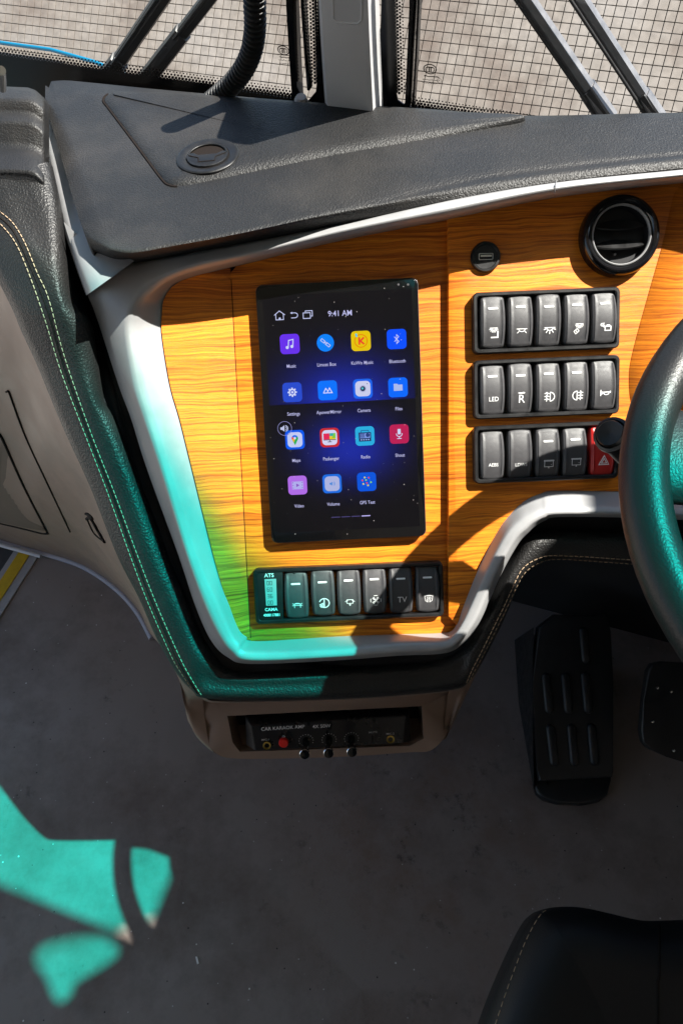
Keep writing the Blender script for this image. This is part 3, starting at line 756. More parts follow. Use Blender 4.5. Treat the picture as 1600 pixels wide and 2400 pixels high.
# front face with an opening: build as frame around the recess
rc = [(533, 1678), (988, 1655), (992, 1731), (960, 1748), (562, 1762), (545, 1740)]
hou = loft_mesh([hz[0], hz[1], hz[2], bk, bk2], 5, 2)
bmh = bmesh.new()
outer = [p for p in smooth_line(hz[1], 4)] + list(reversed(smooth_line(hz[2], 4)))
WF = -0.158
rim = smooth_line([Vector((*p, 0)) for p in rc], 1, True)
recp = [PP(p.x, p.y, WF) for p in rim]; rec_back = [p - PN * 0.05 for p in recp]
# front face ring: triangulate outer outline with hole
ov = [bmh.verts.new(p) for p in outer]; iv = [bmh.verts.new(p) for p in recp]
oe = [bmh.edges.new((ov[i], ov[(i + 1) % len(ov)])) for i in range(len(ov))]
ie = [bmh.edges.new((iv[i], iv[(i + 1) % len(iv)])) for i in range(len(iv))]
bmesh.ops.triangle_fill(bmh, edges=oe + ie, use_beauty=True)
kb = [bmh.verts.new(p) for p in rec_back]
for i in range(len(iv)):
    j = (i + 1) % len(iv); bmh.faces.new((iv[i], iv[j], kb[j], kb[i]))
for q in (0, 2):
    pass
def strip(a, b):
    A = [bmh.verts.new(p) for p in a]; B_ = [bmh.verts.new(p) for p in b]
    for i in range(len(A) - 1): bmh.faces.new((A[i], A[i + 1], B_[i + 1], B_[i]))
strip(smooth_line(hz[0], 4), smooth_line(hz[1], 4)); strip(smooth_line(hz[2], 4), smooth_line(bk, 4)); strip(smooth_line(bk, 4), smooth_line(bk2, 4))
bmesh.ops.remove_doubles(bmh, verts=bmh.verts, dist=1e-5)
housing = from_bm('amplifier_housing', bmh, MAT['beige'], dash, True, None, 40)
mesh_obj('recess_back', rec_back, [tuple(range(len(rec_back)))], MAT['gap'], dash, False)
# left cheek between flank and housing
lc = [[LR[3][11] - PN * 0.0, LR[3][12], LR[3][13], LR[3][14]], [PP(410, 1560, -0.07), PP(428, 1613, -0.12), PP(445, 1640, -0.14), PP(476, 1645, -0.15)], [PP(425, 1600, -0.11), PP(436, 1670, -0.16), PP(455, 1715, -0.16), PP(492, 1751, -0.159)], [PP(440, 1640, -0.24), PP(455, 1700, -0.24), PP(475, 1740, -0.20), PP(520, 1772, -0.18)]]
loft('housing_cheek', lc, MAT['beige'], dash, 5, 3)
rc_ = [[LR[3][18], LR[3][19], LR[3][20], LR[3][21]], [PP(1050, 1625, -0.159), PP(1075, 1620, -0.16), PP(1090, 1610, -0.16), PP(1110, 1590, -0.14)], [PP(1036, 1736, -0.159), PP(1045, 1730, -0.17), PP(1050, 1720, -0.16), PP(1060, 1700, -0.22)]]
loft('housing_cheek', rc_, MAT['beige'], dash, 5, 3)

# ---- stitching (hundreds of tiny stitches: one part per seam)
def stitches(name, pxs, bv, ln=0.0042, gap=0.0012, r=0.00045, parent=None, lift=0.0006):
    pts = [on(bv, q.x, q.y, lift) for q in smooth_line([Vector((*p, 0)) for p in pxs], 8)]
    pts = [p for p in pts if p is not None]
    rs_ = resample(pts, ln + gap); V = []; F = []
    for a, b in zip(rs_, rs_[1:]):
        d = (b - a); e = a + d * (ln / (ln + gap))
        vv, ff = tube_mesh([a, a.lerp(e, 0.15), a.lerp(e, 0.85), e], lambda t, i: r * (0.45 if i in (0, 3) else 1.0), 6, True)
        k = len(V); V += vv; F += [tuple(i + k for i in q) for q in ff]
    o = mesh_obj(name, V, F, MAT['thread'], parent or dash, True); o['kind'] = 'stuff'; return o
stitches('stitching', [(-5, 492), (31, 522), (60, 570), (89, 640), (115, 699), (153, 837), (214, 1013), (268, 1151), (323, 1300), (365, 1409), (420, 1535), (450, 1592), (474, 1630)], bv_pad)
stitches('stitching', [(-5, 517), (36, 566), (69, 640), (107, 749), (145, 872), (199, 1013), (252, 1150), (306, 1300), (347, 1409), (402, 1535), (430, 1583), (455, 1620)], bv_pad)
stitches('stitching', [(1092, 1600), (1102, 1575), (1124, 1532), (1176, 1428), (1213, 1348), (1232, 1324), (1258, 1309), (1284, 1302), (1330, 1302), (1400, 1306), (1485, 1312), (1560, 1318)], bv_pad)
stitches('stitching', [(1096, 1603), (1107, 1578), (1130, 1536), (1182, 1432), (1219, 1355), (1239, 1332), (1262, 1318), (1286, 1311), (1330, 1310), (1400, 1315), (1485, 1321), (1560, 1327)], bv_pad, 0.0036, 0.002)
# seam grooves on the left pad between the stitch lines
sg = [on(bv_pad, q.x, q.y, 0.0) for q in smooth_line([Vector((*p, 0)) for p in [(-5, 505), (34, 544), (79, 640), (111, 724), (149, 855), (206, 1013), (260, 1150), (314, 1300), (356, 1409), (411, 1535), (440, 1588), (464, 1626)]], 8)]
tube('pad_seam', [p for p in sg if p], 0.0009, MAT['groove'], dash, 6)
# ------------------------------------------------------------------ rocker switches
RW, RH = 0.0245, 0.0480        # rocker size
def rk_half(y): return RW / 2 * (1.0 - 0.085 * abs(y) ** 2.2)
def rk_z(x, y):     # x,y normalised -1..1
    return 0.0115 - 0.0045 * y * y - 0.0008 * x * x - 0.0014 * max(0, abs(x) - 0.86) / 0.14
def rocker_mesh():
    xs = [-1.0, -0.995, -0.96, -0.88, -0.80, -0.765, -0.73, -0.5, -0.25, 0, 0.25, 0.5, 0.73, 0.765, 0.80, 0.88, 0.96, 0.995, 1.0]
    ys = [-1, -0.985, -0.95, -0.88] + [-0.8 + 0.1 * i for i in range(17)] + [0.88, 0.95, 0.985, 1]
    v = []; f = []
    for y in ys:
        for x in xs:
            z = rk_z(x, y); e = max(abs(x), abs(y))
            if abs(x) >= 0.995 or abs(y) >= 0.985: z -= 0.0016
            if abs(x) == 1.0 or abs(y) == 1: z -= 0.010
            if abs(abs(x) - 0.765) < 0.01 and abs(y) < 0.86: z += 0.00055      # raised side rib
            # rounded corners
            yy = y * RH / 2; hx = rk_half(y)
            if abs(y) > 0.9: hx *= 1 - 0.10 * ((abs(y) - 0.9) / 0.1) ** 2
            v.append(Vector((x * hx, yy + (0.0012 * (1 - x * x) if y > 0.9 else (-0.0012 * (1 - x * x) if y < -0.9 else 0)), z)))
    m = len(xs)
    for i in range(len(ys) - 1):
        for k in range(m - 1): f.append((i * m + k, i * m + k + 1, (i + 1) * m + k + 1, (i + 1) * m + k))
    return v, f
_rv, _rf = rocker_mesh()
def mk_rmesh(mat):
    me = bpy.data.meshes.new('rocker'); me.from_pydata([tuple(v) for v in _rv], [], _rf); me.materials.append(mat)
    for p in me.polygons: p.use_smooth = True
    me.set_sharp_from_angle(angle=rad(55)); return me
ME_R, ME_RED = mk_rmesh(MAT['rocker']), mk_rmesh(MAT['red'])
def on_rocker(geo, lift=0.00025):      # drape flat print (metres) on the rocker face
    V, F = geo; out = []
    for p in V:
        y = max(-1, min(1, p.y / (RH / 2))); x = max(-1, min(1, p.x / rk_half(y)))
        out.append(Vector((p.x, p.y, rk_z(x, y) + lift)))
    return out, F
mm = 0.001
def dome(s, rays, cx=0, cy=0):
    L = [[(cx - 4.2 * s, cy), (cx + 4.2 * s, cy)], arc(cx, cy, 2.7 * s, 180, 360, 10, 2.2 * s)]
    for a in rays:
        L.append([(cx + 3.3 * s * math.cos(rad(a)), cy + 3.0 * s * math.sin(rad(a))), (cx + 5.0 * s * math.cos(rad(a)), cy + 4.8 * s * math.sin(rad(a)))])
    return L
def sym(kind):
    lw_ = 0.55; L = []; extra = []
    if kind == 'seat': L = dome(0.75, (200, 225, 250, 270, 290, 315, 340), -0.3, 3.2); extra.append(stroke_geo([[(3.2, 0.6), (3.2, -4.2), (-2.2, -4.2)]], 1.0))
    elif kind == 'lamp': L = dome(1.0, (222, 318), 0, 1.2)
    elif kind == 'lamp_rays': L = dome(1.0, (198, 234, 270, 306, 342), 0, 2.0); lw_ = 0.7
    elif kind == 'read': L = dome(0.72, (200, 225, 250, 270, 290, 315, 340), 1.0, 3.4) + [[(-3.4, -2.4), (-0.8, -0.2), (0.8, -2.2), (-1.8, -4.4), (-3.4, -2.4)], [(-2.0, -1.6), (-0.8, -3.0)]]
    elif kind == 'bag': L = [arc(-3.2, 1.8, 1.0, 0, 360, 8), [(-1.9, 1.4), (-1.2, 1.2)], [(-2.0, 0.4), (-1.4, -0.1)], [(-2.4, 2.6), (-1.6, 3.0)], rect(-0.6, -2.8, 4.2, 0.4), [(0.4, 0.4), (0.8, 1.4), (2.9, 1.4), (3.3, 0.4)]]; lw_ = 0.75
    elif kind == 'fogf': L = [[(0.4, 3.6), (0.4, -3.6)], arc(0.4, 0, 3.6, -90, 90, 14)] + [[(-0.6, y), (-2.4, y + 0.5), (-4.2, y)] for y in (2.6, 0.2, -2.2)] + [[(-2.6, 3.8), (-2.1, 2), (-2.8, 0), (-2.1, -2), (-2.7, -3.6)]]; lw_ = 0.7
    elif kind == 'fogr': L = [[(-0.6, 3.6), (-0.6, -3.6)], arc(-0.6, 0, 3.6, 90, 270, 14)] + [[(0.4, y), (4.2, y)] for y in (2.4, 0.1, -2.2)] + [[(2.2, 3.8), (2.6, 1.9), (2.0, 0), (2.6, -2), (2.1, -3.6)]]; lw_ = 0.7
    elif kind == 'horn': L = [[(-3.8, 2.6), (-3.8, -2.0)], [(-3.8, 1.4), (-2.2, 0.8), (3.8, 1.0)], [(-3.8, -0.9), (-2.2, -0.2), (-1.2, -0.2)], arc(0.8, 0.0, 2.1, 150, 390, 14, 1.2), [(4.2, 1.6), (4.2, 0.4)]]; lw_ = 0.7
    elif kind == 'screen': L = [rect(-3.6, -2.6, 3.6, 2.2), [(-4.0, 2.9), (4.0, 2.9), (4.0, 2.2), (-4.0, 2.2), (-4.0, 2.9)], [(-0.4, -3.6), (0.4, -3.6)], [(0, -2.6), (0, -3.8)], [(2.0, -0.8), (2.3, -0.8)]]; lw_ = 0.5
    elif kind == 'hazard': L = [[(-4.2, -3.4), (4.2, -3.4), (0, 4.2), (-4.2, -3.4)], [(-2.1, -2.1), (2.1, -2.1), (0, 1.8), (-2.1, -2.1)]]; lw_ = 0.7
    elif kind == 'retarder': L = [[(-2.4, 1.2), (2.4, 1.2)], arc(0, 0.4, 2.6, 20, 160, 8, 1.4), [(-2.6, -0.2), (2.6, -0.2)], [(-2.6, 1.2), (-2.6, -2.4)], [(2.6, 1.2), (2.6, -2.4)], [(-4.2, 1.6), (-2.6, 0.6)], [(4.2, 1.6), (2.6, 0.6)], [(-4.4, -0.4), (-3.0, -0.2)], [(4.4, -0.4), (3.0, -0.2)]]; lw_ = 0.8
    elif kind == 'beam': L = [arc(0.3, 0, 4.3, -140, 160, 22), [(0.2, 4.2), (0.2, -4.2)], [(-0.6, 0.0), (-3.8, -1.6)], [(-0.6, -1.4), (-3.6, -2.9)], [(-0.6, -2.8), (-2.8, -4.0)]]; lw_ = 0.9
    elif kind == 'valve': L = [rect(-2.6, -1.6, 2.6, 1.8), [(-4.2, 0.1), (-2.6, 0.1)], [(2.6, 0.1), (4.2, 0.1)], [(0, -1.6), (0, -3.6)], [(-0.8, -2.6), (0, -3.6), (0.8, -2.6)], [(1.8, 1.0), (3.4, 1.0)], [(-3.4, 1.0), (-1.8, 1.0)]]; lw_ = 0.7
    elif kind == 'fan':
        for k in range(4):
            a = 45 + 90 * k; L += [[(0.4 * math.cos(rad(a)), 0.4 * math.sin(rad(a))), (3.2 * math.cos(rad(a - 14)), 3.2 * math.sin(rad(a - 14)))], [(0.4 * math.cos(rad(a)), 0.4 * math.sin(rad(a))), (3.2 * math.cos(rad(a + 14)), 3.2 * math.sin(rad(a + 14)))], arc(0, 0, 3.2, a - 14, a + 14, 4)]
        L += [arc(0, 0, 4.5, 90 * k - 20, 90 * k + 20, 8) for k in range(4)]; lw_ = 0.7
    elif kind == 'defrost': L = [[(-3.6, 2.6), (3.6, 2.6), (2.8, -2.0), (1.2, -2.6)], [(-3.6, 2.6), (-2.8, -2.0), (-1.2, -2.6)], arc(0, 1.0, 3.9, 25, 155, 10, 2.2)] + [[(x, 1.6), (x + 0.4, 0.4), (x - 0.4, -1.2), (x, -3.2)] for x in (-1.3, 0, 1.3)]; lw_ = 0.6
    elif kind == 'R': extra = [xf(text_geo('R', 9.5), 0, -0.6), stroke_geo([[(-2.4, 4.6), (2.4, 4.6)]], 0.9), fill_geo([(1.2, 5.6), (3.0, 4.6), (1.2, 4.6)])]
    else: extra = [text_geo(kind, 5.2 if len(kind) == 3 else (7.4 if kind == 'TV' else 4.1), 0.0, 'CENTER', 0.92)]
    g = merge_geo(([stroke_geo(L, lw_ * (0.6 if kind in ('fan', 'defrost', 'valve', 'retarder') else 0.92))] if L else []) + extra)
    return [v * mm for v in g[0]], g[1]
def frame_mesh(bm, w, h, r, bw, z0, z1):
    o = rrect(w, h, r, 4); i = rrect(w - 2 * bw, h - 2 * bw, max(0.001, r - bw * 0.6), 4); n = len(o)
    prof = [(o, z0, 1.0), (o, z1 - 0.0015, 1.0), (None, z1, 0.25), (None, z1, 0.75), (i, z1 - 0.0015, 1.0), (i, 0.0, 1.0)]
    rings = []
    for k, (p, z, t) in enumerate(prof):
        if p is None: pts = [a.lerp(b, t) for a, b in zip(o, i)]
        else: pts = p
        rings.append([bm.verts.new((q.x, q.y, z)) for q in pts])
    for a, b in zip(rings, rings[1:]):
        for k in range(n): bm.faces.new((a[k], a[(k + 1) % n], b[(k + 1) % n], b[k]))
def print_on_panel(name, geo, m, mat, parent):
    return mesh_obj(name, [m @ v for v in geo[0]], geo[1], mat, parent, False)
ledme = None
def switch_bank(label, corners, kk, rockers, w0, kinds, ind=None, tilt=None):
    cs = [PP(*kk(*c), w0 + 0.006) for c in corners]
    c0 = sum(cs, Vector()) / 4
    wx = ((cs[1] - cs[0]).length + (cs[2] - cs[3]).length) / 2; hy = ((cs[3] - cs[0]).length + (cs[2] - cs[1]).length) / 2
    c0 = c0 - PN * 0.006
    root = thing('switch_bank', label, 'switch panel', c0, 'black rocker switch banks on the wood panel')
    m0 = axis_matrix(c0, PN)
    bm = bmesh.new(); frame_mesh(bm, wx, hy, 0.005, 0.0042, -0.002, 0.0095)
    bmesh.ops.transform(bm, matrix=m0, verts=bm.verts); from_bm('bezel', bm, MAT['black'], root, True, None, 30)
    mesh_obj('back_plate', [m0 @ v for v in rrect(wx - 0.004, hy - 0.004, 0.003)], [tuple(range(24))], MAT['black'], root, False)
    for (cx, cy), kd in zip(rockers, kinds):
        p = PP(*kk(cx, cy), w0 + 0.009) - PN * 0.009
        lp_ = m0.inverted() @ p; m = axis_matrix(p, PN)
        tl = 0.0
        me = ME_RED if kd == 'hazard' else ME_R
        t_ = random.choice((-2.0, -1.5, 1.0, 1.5)) if tilt is None else tilt
        mr_ = m @ Matrix.Rotation(rad(t_), 4, 'X')
        o = bpy.data.objects.new('rocker', me); COL.objects.link(o); o.parent = root; o.matrix_parent_inverse = root.matrix_basis.inverted(); o.matrix_basis = mr_
        if kd == 'hazard': o['label'] = 'red hazard rocker'
        g = on_rocker(xf(sym(kd), 0.0008, -0.0098 if kd not in ('horn',) else -0.009, 0, 1.16))
        s_ = mesh_obj('symbol', g[0], g[1], MAT['white'], None, False); s_.parent = o
        if kd not in ('horn', 'AEBS', 'LDWS', 'hazard'):
            b_ = rrect(0.0092, 0.0018, 0.0006, 2); yb = 0.0122
            v = [Vector((q.x, q.y + yb, 0)) for q in b_]; g = on_rocker((v, [tuple(range(len(v)))]), 0.0006)
            s_ = mesh_obj('indicator_bar', g[0], g[1], MAT['white'], None, False); s_.parent = o
    # mould clips along the top of the rockers
    for (cx, cy), kd in zip(rockers, kinds):
        p = m0.inverted() @ PP(*kk(cx, cy), w0)
        bm = bmesh.new(); y0 = p.y + RH / 2 + 0.0008
        a, b, c, d = [bm.verts.new(m0 @ Vector(q)) for q in ((p.x - 0.006, y0, 0.004), (p.x + 0.006, y0, 0.004), (p.x, y0 + 0.0024, 0.0045), (p.x, y0 + 0.0008, 0.0085))]
        for q in ((a, b, d), (b, c, d), (c, a, d), (a, c, b)): bm.faces.new(q)
        from_bm('clip', bm, MAT['rocker'], root, False)
    return root, m0
kA = KK(1060, 660, 3.733); kB = KK(560, 1280, 3.015)
HRT = 0.009
switch_bank('upper bank of five rocker switches with lamp symbols, below the round air vent', [(170, 100), (1455, 48), (1450, 580), (180, 640)], kA, [(350, 350), (592, 340), (837, 332), (1083, 322), (1325, 310)], HRT, ['seat', 'lamp', 'lamp_rays', 'read', 'bag'])
switch_bank('middle bank of five rocker switches, the first one marked LED', [(175, 695), (1450, 640), (1450, 1145), (185, 1215)], kA, [(347, 945), (590, 932), (835, 922), (1080, 910), (1320, 898)], HRT, ['LED', 'R', 'fogf', 'fogr', 'horn'])
switch_bank('lowest right bank of rocker switches ending in a red hazard switch', [(180, 1270), (1445, 1215), (1440, 1710), (185, 1775)], kA, [(345, 1520), (588, 1512), (830, 1502), (1068, 1492), (1310, 1480)], HRT, ['AEBS', 'LDWS', 'screen', 'screen', 'hazard'])
bk4, m4 = switch_bank('row of six rocker switches with a small display, below the touch screen', [(100, 170), (1430, 97), (1450, 485), (120, 555)], kB, [(405, 350), (592, 332), (775, 325), (957, 316), (1143, 312), (1330, 304)], 0.0, ['retarder', 'beam', 'valve', 'fan', 'TV', 'defrost'])
# ATS display module
def at4(cx, cy, w): return m4.inverted() @ PP(*kB(cx, cy), w)
ca = [at4(108, 172, 0.010), at4(308, 162, 0.010), at4(312, 525, 0.010), at4(130, 535, 0.010)]
prism('display_module', [m4 @ Vector((p.x, p.y, 0.0085)) for p in reversed(ca)], -PN * 0.006, MAT['black'], bk4, 0.0008, 2)
lcd = [at4(180, 236, 0.0098), at4(262, 232, 0.0098), at4(268, 420, 0.0098), at4(192, 422, 0.0098)]
MAT['lcd'] = plain('lcd_grey', (0.30, 0.37, 0.37), 0.25, 0, 0.5)
lc_o = prism('lcd', [m4 @ Vector((p.x, p.y, 0.0092)) for p in reversed(lcd)], -PN * 0.003, MAT['lcd'], bk4, 0, auto=None, smooth=False)
MAT['lcd_seg'] = plain('lcd_segment', (0.02, 0.03, 0.03), 0.4)
def seg7(ch):
    S = {'0': 'abcdef', '1': 'bc', '3': 'abgcd', '6': 'afgecd', '8': 'abcdefg'}[ch]
    P_ = {'a': ((0, 2), (1, 2)), 'b': ((1, 2), (1, 1)), 'c': ((1, 1), (1, 0)), 'd': ((0, 0), (1, 0)), 'e': ((0, 1), (0, 0)), 'f': ((0, 2), (0, 1)), 'g': ((0, 1), (1, 1))}
    return [[P_[c][0], P_[c][1]] for c in S]
for row, tx in enumerate(('00', '60', '36', '00')):
    gs = []
    for k, ch in enumerate(tx):
        L = [[(x * 1.9 + k * 3.1 - 2.5, y * 1.9 - 1.9) for x, y in s] for s in seg7(ch)]
        gs.append(stroke_geo(L, 0.42))
    g = merge_geo(gs); c = at4(215 + row * 2, 262 + row * 46, 0.0098)
    print_on_panel('digits', ([v * mm + Vector((c.x, c.y, 0.0094)) for v in g[0]], g[1]), m4, MAT['lcd_seg'], lc_o)
for tx, (cx, cy), sz in (('ATS', (213, 208), 5.6), ('CAMA', (228, 449), 4.6), ('4008117881', (233, 488), 4.0)):
    g = text_geo(tx, sz * mm, 0.00008, 'CENTER', 0.86 if sz == 4.0 else 1.0); c = at4(cx, cy, 0.009)
    print_on_panel('lettering', ([v + Vector((c.x, c.y, 0.0088)) for v in g[0]], g[1]), m4, MAT['white'], bk4)

# ------------------------------------------------------------------ touch screen
SW = 0.012
kS = KK(580, 640, 3.564)
sc = [PP(*kS(*c), SW) for c in ((75, 103), (1424, 38), (1482, 2192), (200, 2258))]
s0 = sum(sc, Vector()) / 4; swx = ((sc[1] - sc[0]).length + (sc[2] - sc[3]).length) / 2; shy = ((sc[3] - sc[0]).length + (sc[2] - sc[1]).length) / 2
scr = thing('touch_screen', 'tall black touch screen showing coloured app icons on the wood panel', 'touch screen', s0 - PN * SW)
ms = axis_matrix(s0, (sc[1] - sc[0]).cross(sc[3] - sc[0]) * -1, sc[1] - sc[0] + sc[2] - sc[3])
out_ = rrect(swx, shy, 0.0055, 6)
bm = bmesh.new(); poly_prism(bm, [ms @ p for p in out_], -PN * (SW + 0.001), 0.0016, 3); from_bm('glass_front', bm, plain('screen_glass', (0.003, 0.003, 0.0035), 0.06, 0, 0.5), scr, True, None, 40)
o2 = rrect(swx + 0.0012, shy + 0.0012, 0.006, 6)
prism('bezel_rim', [ms @ (p + Vector((0, 0, -0.0022))) for p in o2], -PN * 0.006, plain('bezel_rim_grey', (0.10, 0.09, 0.09), 0.35, 0.3), scr, 0.0005, 2)
def sl(px, py, w=0.0):          # photo pixel -> screen plane local
    q = ms.inverted() @ PL(px, py, s0, PN); return Vector((q.x, q.y, w))
def scr_obj(name, geo, px, py, mat, parent, w=0.00035, size=1.0):
    c = sl(*kS(px, py)); return mesh_obj(name, [ms @ Vector((v.x * size + c.x, v.y * size + c.y, w)) for v in geo[0]], geo[1], mat, parent, False)
# glowing wallpaper: gradient of light from the display itself
m, t, b = new_mat('wallpaper'); b.inputs['Base Color'].default_value = (0.002, 0.002, 0.003, 1); b.inputs['Roughness'].default_value = 0.08
tc = N(t, 'ShaderNodeTexCoord')
def loc2(px, py, sx, sy):
    c = ms @ sl(*kS(px, py)); mp = N(t, 'ShaderNodeVectorMath', operation='SUBTRACT'); mp.inputs[1].default_value = c
    t.links.new(tc.outputs['Object'], mp.inputs[0])
    X = ms.to_3x3().col[0]; Y = ms.to_3x3().col[1]
    d1 = N(t, 'ShaderNodeVectorMath', operation='DOT_PRODUCT'); d1.inputs[1].default_value = X / sx; t.links.new(mp.outputs[0], d1.inputs[0])
    d2 = N(t, 'ShaderNodeVectorMath', operation='DOT_PRODUCT'); d2.inputs[1].default_value = Y / sy; t.links.new(mp.outputs[0], d2.inputs[0])
    return d1.outputs['Value'], d2.outputs['Value']
def mth(op, a, b_=None):
    n = N(t, 'ShaderNodeMath', operation=op)
    for k, x in enumerate((a, b_)):
        if x is None: continue
        if isinstance(x, (int, float)): n.inputs[k].default_value = x
        else: t.links.new(x, n.inputs[k])
    return n.outputs[0]
def gauss(x, y): return mth('EXPONENT', mth('MULTIPLY', mth('ADD', mth('MULTIPLY', x, x), mth('MULTIPLY', y, y)), -1.0))
x1, y1 = loc2(810, 1075, 0.047, 0.033); g1_ = mth('MULTIPLY', gauss(x1, y1), mth('GREATER_THAN', y1, 0.0))
x2, y2 = loc2(860, 1470, 0.036, 0.026); g2_ = mth('MULTIPLY', gauss(x2, y2), 0.8)
sm_ = mth('ADD', g1_, g2_)
b.inputs['Emission Color'].default_value = (0.004, 0.018, 0.36, 1)
t.links.new(mth('MULTIPLY', sm_, 0.36), b.inputs['Emission Strength'])
wp = rrect(swx - 0.012, shy - 0.02, 0.001, 2)
disp = mesh_obj('display', [ms @ (p + Vector((0, 0, 0.00012))) for p in wp], [tuple(range(len(wp)))], m, scr, False)
EM = {}
def em(c, s=0.30):
    k = (c, s)
    if k not in EM: EM[k] = emit('display_colour', c, s)
    return EM[k]
Wt = (0.62, 0.66, 0.95)
IS = 0.0188
def icon(px, py, col, glyphs, size=IS, circ=False, inner=None):
    if circ: g = fill_geo([(size / 2 * 0.92 * math.cos(2 * math.pi * k / 24), size / 2 * 0.92 * math.sin(2 * math.pi * k / 24)) for k in range(24)])
    else: g = (rrect(size, size, size * 0.2, 4), [tuple(range(20))])
    o = scr_obj('app_icon', g, px, py, em(col), scr, 0.0003)
    if inner:
        g = (rrect(size * 0.78, size * 0.78, size * 0.2, 4), [tuple(range(20))]); scr_obj('icon_inset', g, px, py, em(inner), o, 0.00042)
    for k, (gg, cc) in enumerate(glyphs):
        scr_obj('glyph', ([v * mm for v in gg[0]], gg[1]), px, py, em(cc), o, 0.0005 + 0.00006 * k)
    return o
def circ(x, y, r, n=14): return fill_geo([(x + r * math.cos(2 * math.pi * k / n), y + r * math.sin(2 * math.pi * k / n)) for k in range(n)])
S_ = stroke_geo
icon(353, 593, (0.14, 0.03, 0.85), [(merge_geo([S_([[(-1.6, -3.0), (-1.0, 3.4), (3.4, 4.2), (2.9, -2.2)]], 0.9), circ(-2.6, -3.2, 1.5), circ(1.9, -2.4, 1.5)]), Wt)])
icon(650, 583, (0.0, 0.22, 0.95), [(xf(S_([rect(-6.0, -1.3, -1.0, 1.3), rect(1.0, -1.3, 6.0, 1.3), [(-1.8, 0), (1.8, 0)]], 0.7), 0, 0, -40, 0.86), Wt)], IS * 0.96, True)
icon(946, 567, (0.80, 0.56, 0.0), [(S_([arc(0, 0, 6.0, 0, 360, 28)], 0.6), (0.85, 0.10, 0.0)), (S_([[(-1.6, 3.0), (-1.6, -3.0)], [(2.6, 2.8), (-0.6, 0), (2.6, -2.8)]], 1.7), (0.85, 0.06, 0.02)), (S_([[(-4.4, 6.6), (-4.0, 4.4)]], 1.6), (0.05, 0.6, 0.95))])
icon(1244, 552, (0.0, 0.08, 1.0), [(S_([[(-2.2, 2.2), (2.0, -2.2), (0, -4.2), (0, 4.2), (2.0, 2.2), (-2.2, -2.2)]], 0.6), Wt)])
gear = [(r_ * math.cos(rad(a)), r_ * math.sin(rad(a))) for k in range(8) for a, r_ in ((45 * k - 13, 3.4), (45 * k - 9, 4.6), (45 * k + 9, 4.6), (45 * k + 13, 3.4))]
icon(374, 996, (0.02, 0.07, 0.62), [(fill_geo(gear), Wt), (circ(0, 0, 2.1), (0.02, 0.07, 0.62)), (circ(0, 0, 1.2), Wt)])
icon(668, 980, (0.0, 0.17, 1.0), [(S_([[(-4.0, -2.4), (-1.6, 2.0), (0.4, -1.2)], [(-4.0, -2.4), (-0.6, -2.4)], [(-0.4, -2.4), (2.0, 2.2), (4.4, -2.4), (0.6, -2.4)]], 0.9), Wt)])
icon(962, 966, (0.01, 0.13, 0.85), [(circ(0, 0, 3.4, 20), (0.42, 0.45, 0.7)), (circ(0, 0, 2.4, 20), (0.01, 0.02, 0.08)), (circ(-0.3, 0.3, 1.1, 12), (0.1, 0.5, 0.6)), (circ(4.4, 4.6, 0.5, 8), (0.03, 0.03, 0.1))], IS, False, (0.60, 0.62, 0.85))
icon(1255, 955, (0.0, 0.14, 1.0), [(fill_geo([(-4.2, -3.2), (4.4, -3.2), (4.4, 2.6), (0.2, 2.6), (-0.8, 3.6), (-4.2, 3.6)]), (0.42, 0.5, 0.85))])
pin = [(3.2 * math.cos(rad(a)), 1.4 + 3.2 * math.sin(rad(a))) for a in range(-25, 206, 15)] + [(0, -5.4)]
icon(396, 1392, (0.0, 0.10, 0.85), [(fill_geo(pin), (0.02, 0.42, 0.10)), (fill_geo([(3.2 * math.cos(rad(a)), 1.4 + 3.2 * math.sin(rad(a))) for a in range(30, 151, 15)] + [(0, 1.4)]), (0.02, 0.16, 0.85)), (fill_geo([(3.2 * math.cos(rad(a)), 1.4 + 3.2 * math.sin(rad(a))) for a in range(150, 211, 15)] + [(0, 1.4)]), (0.80, 0.07, 0.03)), (fill_geo([(-2.9, 0.2), (0.2, 1.2), (-1.0, -2.6)]), (0.85, 0.50, 0.02)), (circ(0, 1.5, 1.2), (0.65, 0.68, 0.9))], IS, False, (0.55, 0.60, 0.90))
icon(685, 1374, (0.55, 0.02, 0.03), [(fill_geo([(-6, -1.8), (0, -1.8), (0, 4.2), (-6, 4.2)]), (0.75, 0.02, 0.10)), (fill_geo([(0, -1.8), (6, -1.8), (6, 1.4), (0, 1.4)]), (0.80, 0.55, 0.02)), (fill_geo([(0, 1.4), (6, 1.4), (6, 4.2), (0, 4.2)]), (0.03, 0.40, 0.35)), (fill_geo([(2.4, -0.6), (6, -0.6), (6, 4.2), (4.2, 4.2)]), (0.20, 0.60, 0.05)), (S_([[(-6, -2.2), (6, -2.2)], [(-1.8, -4.2), (1.8, -4.2)], [(0, -2.2), (0, -4.2)]], 0.7), (0.03, 0.03, 0.08))], IS, False, (0.66, 0.66, 0.90))
rad_g = merge_geo([S_([rect(-5.6, -4.0, 5.6, 3.0), [(-3.8, 3.2), (-3.4, 5.4), (3.6, 5.4), (4.0, 3.2)]] + [[(x, -1.4), (x, 2.4)] for x in (-4.6, -3.6, -2.6, -1.6, -0.6)], 0.6), circ(2.8, 0.8, 2.0, 12)] + [circ(x, -2.8, 0.7, 8) for x in (-3.6, -1.2, 1.2, 3.6)])
